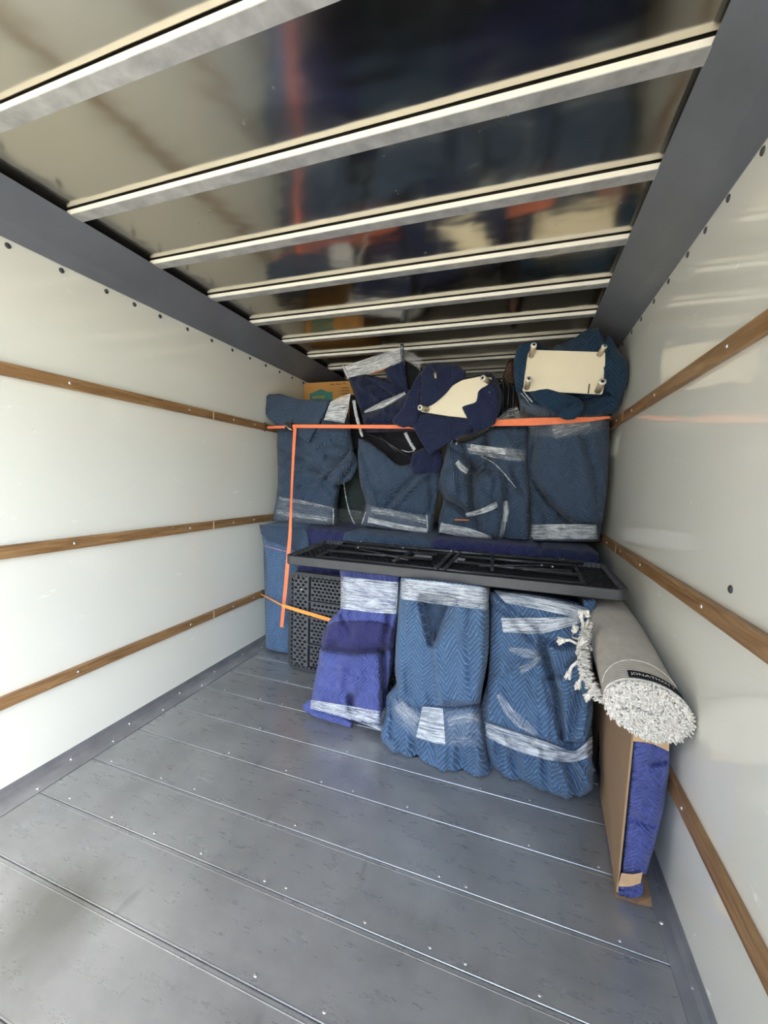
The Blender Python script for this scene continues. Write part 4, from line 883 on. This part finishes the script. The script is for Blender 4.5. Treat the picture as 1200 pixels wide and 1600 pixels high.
hp = plate_with_holes('honeycomb_panel', .02, TL - .02, .02, TW - .02, 0, M_black, TB, cell=.032, hole=.010, th=-.008)
hp.data.transform(Matrix(((1, 0, 0, 0), (0, 0, 1, 0), (0, 1, 0, -.020), (0, 0, 0, 1)))); tset(hp)
bm = bmesh.new()
for u in np.arange(.03, TL - .02, .022):
    for v_ in (.016, TW - .022): box_bm(bm, np.array((u, v_, -.02)), np.array((u + .010, v_ + .006, -.003)))
for v_ in np.arange(.03, TW - .02, .022):
    for u in (.016, TL - .022): box_bm(bm, np.array((u, v_, -.02)), np.array((u + .006, v_ + .010, -.001)))
o = tset(link('rim_teeth', from_bm(bm, 'rim_teeth'), M_honey, TB)); o['kind'] = 'stuff'
def tl(name, pts, r_=.009, m=M_tube): return tube(name, [TP(u, v, h) for u, v, h in pts], r_, m, TB, 8)
tl('frame_rail', [(.10, .90, .004), (.93, .90, .004)], .011); tl('frame_rail', [(.10, .14, -.006), (.90, .12, -.006)], .009)
tl('cross_bar', [(.10, .14, -.006), (.10, .90, -.004)]); tl('cross_bar', [(.90, .12, -.004), (.90, .90, -.004)], .010)
tl('hinge_bar', [(.50, .05, .002), (.515, .93, .002)], .012); tl('hinge_bar', [(.525, .05, .002), (.54, .93, .002)], .010)
tl('table_leg', [(.10, .72, .002), (.47, .66, .004)]); tl('table_leg', [(.10, .38, .002), (.47, .42, .004)]); tl('leg_foot_bar', [(.36, .18, .004), (.39, .84, .004)], .010)
tl('table_leg', [(.55, .70, .004), (.90, .74, .002)]); tl('table_leg', [(.55, .42, .004), (.90, .36, .002)]); tl('leg_foot_bar', [(.66, .2, .004), (.65, .86, .004)], .010)
tl('leg_brace', [(.18, .60, .006), (.25, .48, .010), (.40, .28, .006)], .006); tl('leg_brace', [(.83, .60, .006), (.76, .50, .010), (.62, .32, .006)], .006)
tl('leg_brace', [(.16, .8, .006), (.3, .72, .006), (.40, .74, .006)], .005); tl('leg_brace', [(.72, .36, .008), (.80, .42, .008), (.88, .44, .008)], .006)
for (u, v) in ((.19, .60), (.34, .80), (.80, .55), (.83, .53), (.87, .92), (.16, .95), (.51, .86)):
    put(me_bolt, 'bolt', TP(u, v, .012), (0, -.3, 1), TB)
for (u0, u1, v0, v1) in ((.395, .455, .50, .72), (.528, .565, .52, .72)):
    bm = bmesh.new(); vs = [bm.verts.new(V(TP(u, v, h))) for h in (-.010, -.006) for u, v in ((u0, v0), (u1, v0), (u1, v1), (u0, v1))]
    for f_ in ((0, 1, 2, 3), (7, 6, 5, 4), (0, 4, 5, 1), (1, 5, 6, 2), (2, 6, 7, 3), (3, 7, 4, 0)): bm.faces.new([vs[i] for i in f_])
    link('warning_sticker', from_bm(bm, 'st'), M_sticker, TB)
for u in (.30, .62, .86): tl('rail_clip', [(u, .86, .010), (u, .96, .010)], .008)

# ------------------------------------------------------------------ cardboard slab with violet blanket on the right
CB = empty('cardboard_slab', (.41, 1.7, 0), 'tall flat cardboard sleeve with violet blanket bulging from its near end, by the right wall', 'box')
ncb, nct = at(962, 1402, 1.345), at(988, 1141, 1.345)
x_b, x_t = float(ncb[0]), float(nct[0]); zt = float(nct[2]); fx = .402
bm = bmesh.new()
def quadslab(bm, P4, n_):
    P4 = [np.array(p_, float) for p_ in P4]; n_ = np.array(n_, float)
    A = [bm.verts.new(V(p_)) for p_ in P4]; Bq = [bm.verts.new(V(p_ + n_)) for p_ in P4]
    bm.faces.new(A); bm.faces.new(Bq[::-1])
    for i in range(4): bm.faces.new((A[i], A[(i + 1) % 4], Bq[(i + 1) % 4], Bq[i]))
quadslab(bm, [(x_b, 1.345, .012), (x_t, 1.345, zt), (.385, 2.12, zt), (.40, 2.12, .012)], (.006, 0, 0)); link('side_panel', from_bm(bm, 'side'), M_card, CB)
bm = bmesh.new(); quadslab(bm, [(x_t, 1.345, zt), (.458, 1.345, zt + .005), (.494, 2.12, zt), (.385, 2.12, zt)], (0, 0, .005)); link('top_panel', from_bm(bm, 'top'), M_card, CB)
bl = atz(np.array([961, 993, 1019, 1017.]), np.array([1401, 1415, 1417, 1404.]), .002)
bm = bmesh.new(); vs = [bm.verts.new((float(p_[0]), float(p_[1]), .002 + .006 * (i % 2))) for i, p_ in enumerate(bl)] + [bm.verts.new((.47, 1.6, .002)), bm.verts.new((.375, 1.6, .002))]
bm.faces.new(vs); bmesh.ops.solidify(bm, geom=bm.faces[:], thickness=.004); link('bottom_flap', from_bm(bm, 'bf'), M_tape, CB)
cloth_body('blanket', B_purple, [(989, 1150), (1015, 1150), (1046, 1160)], [(1046, 1160), (1046, 1200), (1038, 1260), (1026, 1310), (1010, 1366)], [(971, 1366), (990, 1368), (1010, 1366)], [(989, 1150), (984, 1220), (978, 1290), (971, 1366)],
           (1.35, 1.35, 1.35, 1.35), CB, D=.05, wx=(5, 22), wt=5, wb=4, depth=.5, shrink=.98, seed=103, res=3, ang=0, nz=(.010, 25, 40), wr=.006, creases=[([(1040, 1190), (1020, 1195)], 4, .012), ([(990, 1280), (1020, 1290)], 6, .008)])
cloth_body('blanket', B_purple, [(968, 1382), (985, 1380), (1004, 1376)], [(1004, 1376), (1006, 1392), (1004, 1404)], [(962, 1400), (985, 1406), (1004, 1404)], [(968, 1382), (965, 1392), (962, 1400)],
           (1.345, 1.35, 1.345, 1.35), CB, D=.02, wx=(4, 5), wt=3, wb=4, depth=.2, seed=104, res=2.2, zmin=.008, nz=(.006, 15, 15))
film(None, [(990, 1141), (1018, 1146), (1046, 1154)], [(989, 1158), (1018, 1162), (1045, 1174)], M_tape, CB, name='tape_band', wrap=False, seed=1, ydep=1.342, wrk=.002)
film(None, [(971, 1364), (990, 1366), (1004, 1363)], [(966, 1385), (985, 1385), (1001, 1380)], M_tape, CB, name='tape_band', wrap=False, seed=2, ydep=1.338, wrk=.003)

# ------------------------------------------------------------------ rolled rug
RG = empty('rolled_rug', (.40, 1.6, .6), 'rolled grey ribbed rug with shaggy cream pile end lying on the cardboard slab', 'rug')
def rug_material():
    m, n, b = mat('rug_backing'); uv = coord(n, 'UV'); s = N(n, 'ShaderNodeSeparateXYZ'); L(n, uv, s.inputs[0])
    a = math_(n, 'DIVIDE', math_(n, 'PINGPONG', s.outputs[1], .0042), .0042); b2 = math_(n, 'DIVIDE', math_(n, 'PINGPONG', s.outputs[0], .003), .003)
    h = math_(n, 'ADD', a, math_(n, 'MULTIPLY', b2, .35)); v = noise(n, uv, 30, 4)
    c = ramp(n, math_(n, 'ADD', math_(n, 'MULTIPLY', a, .8), math_(n, 'MULTIPLY', v, .4)), [(.2, (.20, .18, .15)), (.75, (.58, .54, .47))])
    L(n, c, b.inputs['Base Color']); b.inputs['Roughness'].default_value = .9; bump(n, b, h, .6, .003); return m
def pile_material():
    m, n, b = mat('rug_pile'); co = coord(n)
    v = noise(n, co, 90, 4, .7); L(n, ramp(n, v, [(.3, (.58, .53, .45)), (.6, (.93, .89, .80))]), b.inputs['Base Color']); b.inputs['Roughness'].default_value = .95
    bump(n, b, v, .8, .008); return m
M_rug = rug_material(); M_pile = pile_material()
secs = [(1.31, .383, .637, .112, .079), (1.40, .385, .648, .111, .085), (1.6, .390, .668, .108, .095), (1.8, .400, .690, .100, .092), (2.0, .405, .700, .095, .090), (2.38, .408, .705, .092, .088)]
SEG = 64
def rug_ring(y_, cx, cz, rx, rz):
    o_ = []
    for k_ in range(SEG):
        a_ = 2 * math.pi * k_ / SEG
        xx = cx + rx * math.copysign(abs(math.cos(a_)) ** .92, math.cos(a_)); z_ = cz + rz * math.sin(a_) + .16 * rx * -math.cos(a_) * .9
        o_.append((min(xx, XR - .004), y_, z_))
    return o_
ysn = np.linspace(1.31, 2.38, 40); S = np.array(secs)
rings = [rug_ring(y_, *[float(np.interp(y_, S[:, 0], S[:, i])) for i in range(1, 5)]) for y_ in ysn]
verts = [v for rg in rings for v in rg]; faces = []
for i in range(len(rings) - 1):
    for k_ in range(SEG): faces.append((i * SEG + k_, i * SEG + (k_ + 1) % SEG, (i + 1) * SEG + (k_ + 1) % SEG, (i + 1) * SEG + k_))
faces.append(tuple(range((len(rings) - 1) * SEG, len(rings) * SEG))); faces.append(tuple(range(SEG))[::-1])
me = bpy.data.meshes.new('backing'); me.from_pydata(verts, [], faces); uvl = me.uv_layers.new(name='UVMap')
for pl in me.polygons:
    for li in pl.loop_indices:
        vi = me.loops[li].vertex_index; k_ = vi % SEG
        if pl.index % SEG == SEG - 1 and k_ == 0 and len(pl.vertices) == 4: k_ = SEG
        uvl.data[li].uv = (k_ / SEG * .68, me.vertices[vi].co.y)
bm = bmesh.new(); bm.from_mesh(me); bmesh.ops.recalc_face_normals(bm, faces=bm.faces); bm.to_mesh(me); bm.free()
link('rug_backing', me, M_rug, RG, True)
# shaggy pile at the near end: hundreds of small tufts in a spiral
bm = bmesh.new(); tuft = 0
cx, cz, rx, rz = secs[0][1:]
for i in range(2600):
    a_ = random.random() * 2 * math.pi; q_ = math.sqrt(random.random()) * 1.0
    x_ = cx + rx * q_ * math.cos(a_) * .98; z_ = cz + rz * q_ * math.sin(a_) + .144 * rx * -math.cos(a_) * q_
    if abs((z_ - cz) + .22 * (x_ - cx)) < .004 and abs(x_ - cx) < .035: continue
    x_ = min(x_, XR - .012)
    l_ = .006 + .010 * random.random() * (1.2 - q_ * .5); dx_ = random.uniform(-.006, .006) + .003 * q_ * math.cos(a_) * (q_ > .85); dz_ = random.uniform(-.006, .006) + .003 * q_ * math.sin(a_) * (q_ > .85) - .002
    s_ = random.uniform(.0035, .006); P0 = Vector((x_, 1.311, z_)); P1 = Vector((min(x_ + dx_, XR - .006), 1.311 - l_, z_ + dz_))
    base = [bm.verts.new(P0 + Vector((s_ * math.cos(t), 0, s_ * math.sin(t)))) for t in (0, 2.1, 4.2)]; mid = [bm.verts.new(P1 + Vector((s_ * .9 * math.cos(t + .6), 0, s_ * .9 * math.sin(t + .6)))) for t in (0, 2.1, 4.2)]
    tip = bm.verts.new(P1 + Vector((dx_ * .2, -s_ * .7, dz_ * .2)))
    for k_ in range(3): bm.faces.new((base[k_], base[(k_ + 1) % 3], mid[(k_ + 1) % 3], mid[k_])); bm.faces.new((mid[k_], mid[(k_ + 1) % 3], tip))
o = link('pile_end', from_bm(bm, 'pile_end'), M_pile, RG, True); o['kind'] = 'stuff'
def rugpt(y_, a_, off=.004):
    cx, cz, rx, rz = [float(np.interp(y_, S[:, 0], S[:, i])) for i in range(1, 5)]
    return (min(cx + (rx + off) * math.copysign(abs(math.cos(a_)) ** .92, math.cos(a_)), XR - .003), y_, cz + (rz + off) * math.sin(a_) - .144 * rx * math.cos(a_))
tube('edge_binding', [rugpt(1.315, a_, .001) for a_ in np.linspace(.05, 3.4, 30)], .0035, M_pile, RG, 7)
tube('edge_thread', [rugpt(1.42 + .06 * abs(a_ - 1.5) ** 1.5 * -.5, a_, .001) for a_ in np.linspace(.6, 3.0, 24)], .0013, M_pile, RG, 6)
# woven label
bm = bmesh.new(); cols_ = []
for a_ in np.linspace(1.98, .62, 26):
    cols_.append([bm.verts.new(V(rugpt(y_, a_, .0035))) for y_ in (1.322, 1.356)])
for A, Bq in zip(cols_, cols_[1:]): bm.faces.new((A[0], Bq[0], Bq[1], A[1]))
lab = link('rug_label', from_bm(bm, 'rug_label'), M_cloth_dark, RG, True)
tc = bpy.data.curves.new('lettering', 'FONT'); tc.body = 'JONATHAN Y'; tc.size = .0165; tc.align_x = 'CENTER'; tc.extrude = 0
to = bpy.data.objects.new('tmp_text', tc); COL.objects.link(to); dg = bpy.context.evaluated_depsgraph_get(); tm = bpy.data.meshes.new_from_object(to.evaluated_get(dg)); bpy.data.objects.remove(to)
bm = bmesh.new(); bm.from_mesh(tm); bmesh.ops.triangulate(bm, faces=bm.faces[:]); bmesh.ops.subdivide_edges(bm, edges=[e_ for e_ in bm.edges if e_.calc_length() > .006], cuts=2)
for v in bm.verts:
    a_ = 1.42 - v.co.x / .105; v.co = V(rugpt(1.333 + v.co.y * .95, a_, .0048))
bm.to_mesh(tm); bm.free(); tm.materials.clear(); tm.materials.append(M_footcap)
lt = bpy.data.objects.new('lettering', tm); COL.objects.link(lt); lt.parent = lab; lt.matrix_parent_inverse = world(lab).inverted()
# shaggy side edge and tassels at the left
bm = bmesh.new()
for i in range(520):
    t_ = random.random(); pxx = np.interp(t_, [0, .35, .7, 1], [916, 908, 912, 938]) + random.uniform(-5, 9); pyy = np.interp(t_, [0, .35, .7, 1], [975, 1015, 1050, 1095]) + random.uniform(-6, 6)
    yy = np.interp(t_, [0, 1], [1.66, 1.36]); p0 = V(at(pxx + 4, pyy, yy + .02)); p1 = V(at(pxx - 2 + random.uniform(-3, 2), pyy + random.uniform(-3, 4), yy - .008))
    tube_bm(bm, [p0, (p0 + p1) / 2, p1], [.004, .0045, .002], 4)
o = link('pile_edge', from_bm(bm, 'pile_edge'), M_pile, RG, True); o['kind'] = 'stuff'
tas = [([(915, 992), (910, 972), (908, 963)], 1.64), ([(914, 985), (920, 968), (918, 962)], 1.63), ([(905, 1008), (890, 1000), (880, 1001)], 1.58), ([(906, 1000), (893, 996), (897, 986)], 1.60),
       ([(904, 1032), (893, 1042), (889, 1052)], 1.52), ([(914, 1050), (907, 1062), (904, 1068)], 1.47), ([(930, 1070), (925, 1080), (921, 1086)], 1.40), ([(918, 1058), (921, 1063), (923, 1068)], 1.44), ([(904, 1035), (901, 1020), (910, 1003)], 1.56), ([(918, 1000), (916, 1004), (918, 1008)], 1.60)]
for pts, yy in tas:
    W = [V(at(x_, y_, yy)) for x_, y_ in pts]; t0 = tube('tassel', W, [.005, .0055, .0065], M_pile, RG, 8)
    dr = (W[-1] - W[-2]).normalized(); bm = bmesh.new(); tube_bm(bm, [W[-1] - dr * .004, W[-1] + dr * .004], .010, 8)
    for k_ in range(22):
        sp = Vector((random.uniform(-1, 1), random.uniform(-1, 1), random.uniform(-1, 1))) * .55; e_ = W[-1] + (dr + sp).normalized() * random.uniform(.014, .026)
        tube_bm(bm, [W[-1], (W[-1] + e_) / 2 + sp * .003, e_], [.005, .0045, .0025], 4)
    link('tassel_knot', from_bm(bm, 'tk'), M_pile, t0, True)

# ------------------------------------------------------------------ straps
def strap(name, pts, ys, hw, m, parent, vertical=False):
    n_ = max(14, len(pts) * 5); P = resample(pts, n_, False); d_ = np.linspace(0, 1, len(ys)); yy = np.interp(np.linspace(0, 1, n_), d_, ys)
    W = at(P[:, 0], P[:, 1], yy); hw = np.interp(np.linspace(0, 1, n_), np.linspace(0, 1, len(hw)), hw)
    wv = [((h, 0, 0) if vertical else (0, 0, h)) for h in hw]
    return ribbon(name, W, wv, .0025, m, parent)
S1 = empty('ratchet_strap', (XL, 2.57, 1.65), 'orange strap stretched level between both walls across the upper row, one end hanging down', 'strap', 'orange tie-down straps')
strap('webbing', [(417, 668), (447, 667)], [2.565, 2.53], [.009, .010], M_strap, S1)
strap('webbing', [(457, 666), (560, 666.5), (655, 667)], [2.53, 2.535, 2.54], [.012, .012, .012], M_strap, S1)
strap('webbing', [(655, 667), (715, 665), (772, 661)], [2.54, 2.575, 2.55], [.012, .013, .018], M_strap, S1)
strap('webbing', [(772, 661), (860, 658), (925, 655), (953, 652)], [2.55, 2.50, 2.49, 2.53], [.018, .022, .016, .006], M_strap, S1)
strap('webbing', [(953, 652), (956, 655), (957, 660)], [2.53, 2.68, 2.75], [.006, .008, .008], M_strap, S1)
strap('hanging_end', [(461, 667), (459, 700), (456, 760), (454, 815), (453, 840), (446, 920), (440, 980)], [2.525, 2.50, 2.46, 2.30, 2.29, 2.27, 2.30, 2.33], [.013, .010, .008, .014, .014, .013], M_strap, S1, True)
box('buckle', at(445, 674, 2.51), at(459, 661, 2.55), M_hook, S1, .004); tube('buckle_lever', [at(446, 664, 2.51), at(452, 670, 2.50), at(457, 672, 2.51)], .005, M_screw, S1)
def hook(px, py, side, parent):
    x0 = XL if side == 1 else XR; c_ = atx(px, py, x0 + side * .02)
    pts = [c_ + np.array((side * (.004 + .022 * math.sin(a_)), .0, .028 * math.cos(a_))) for a_ in np.linspace(0, math.pi, 9)]
    tube('tie_ring', pts, .004, M_hook, parent, 8); tube('wire_hook', [c_ + np.array((side * .02, -.01, .006)), c_ + np.array((side * .035, -.03, .0)), c_ + np.array((side * .045, -.035, -.004))], .005, M_hook, parent, 8)
hook(412, 667, 1, S1); hook(957, 655, -1, S1)
S2 = empty('tie_down_strap', (XL, 2.5, .39), 'short amber webbing strap running from the bottom left rail over the black honeycomb panel', 'strap', 'orange tie-down straps')
strap('webbing', [(405, 927), (421, 935), (441, 946)], [2.52, 2.34, 2.222], [.004, .006, .006], M_strap2, S2)
strap('webbing', [(441, 946), (480, 958), (517, 969)], [2.222, 2.225, 2.215], [.011, .012, .012], M_strap2, S2)
hook(408, 928, 1, S2)
# grey scuffs aside, two shallow rust-free D plates on the right top rail
for o in bpy.data.objects:
    if o.type == 'MESH' and o.data.name.startswith('tmp'): pass
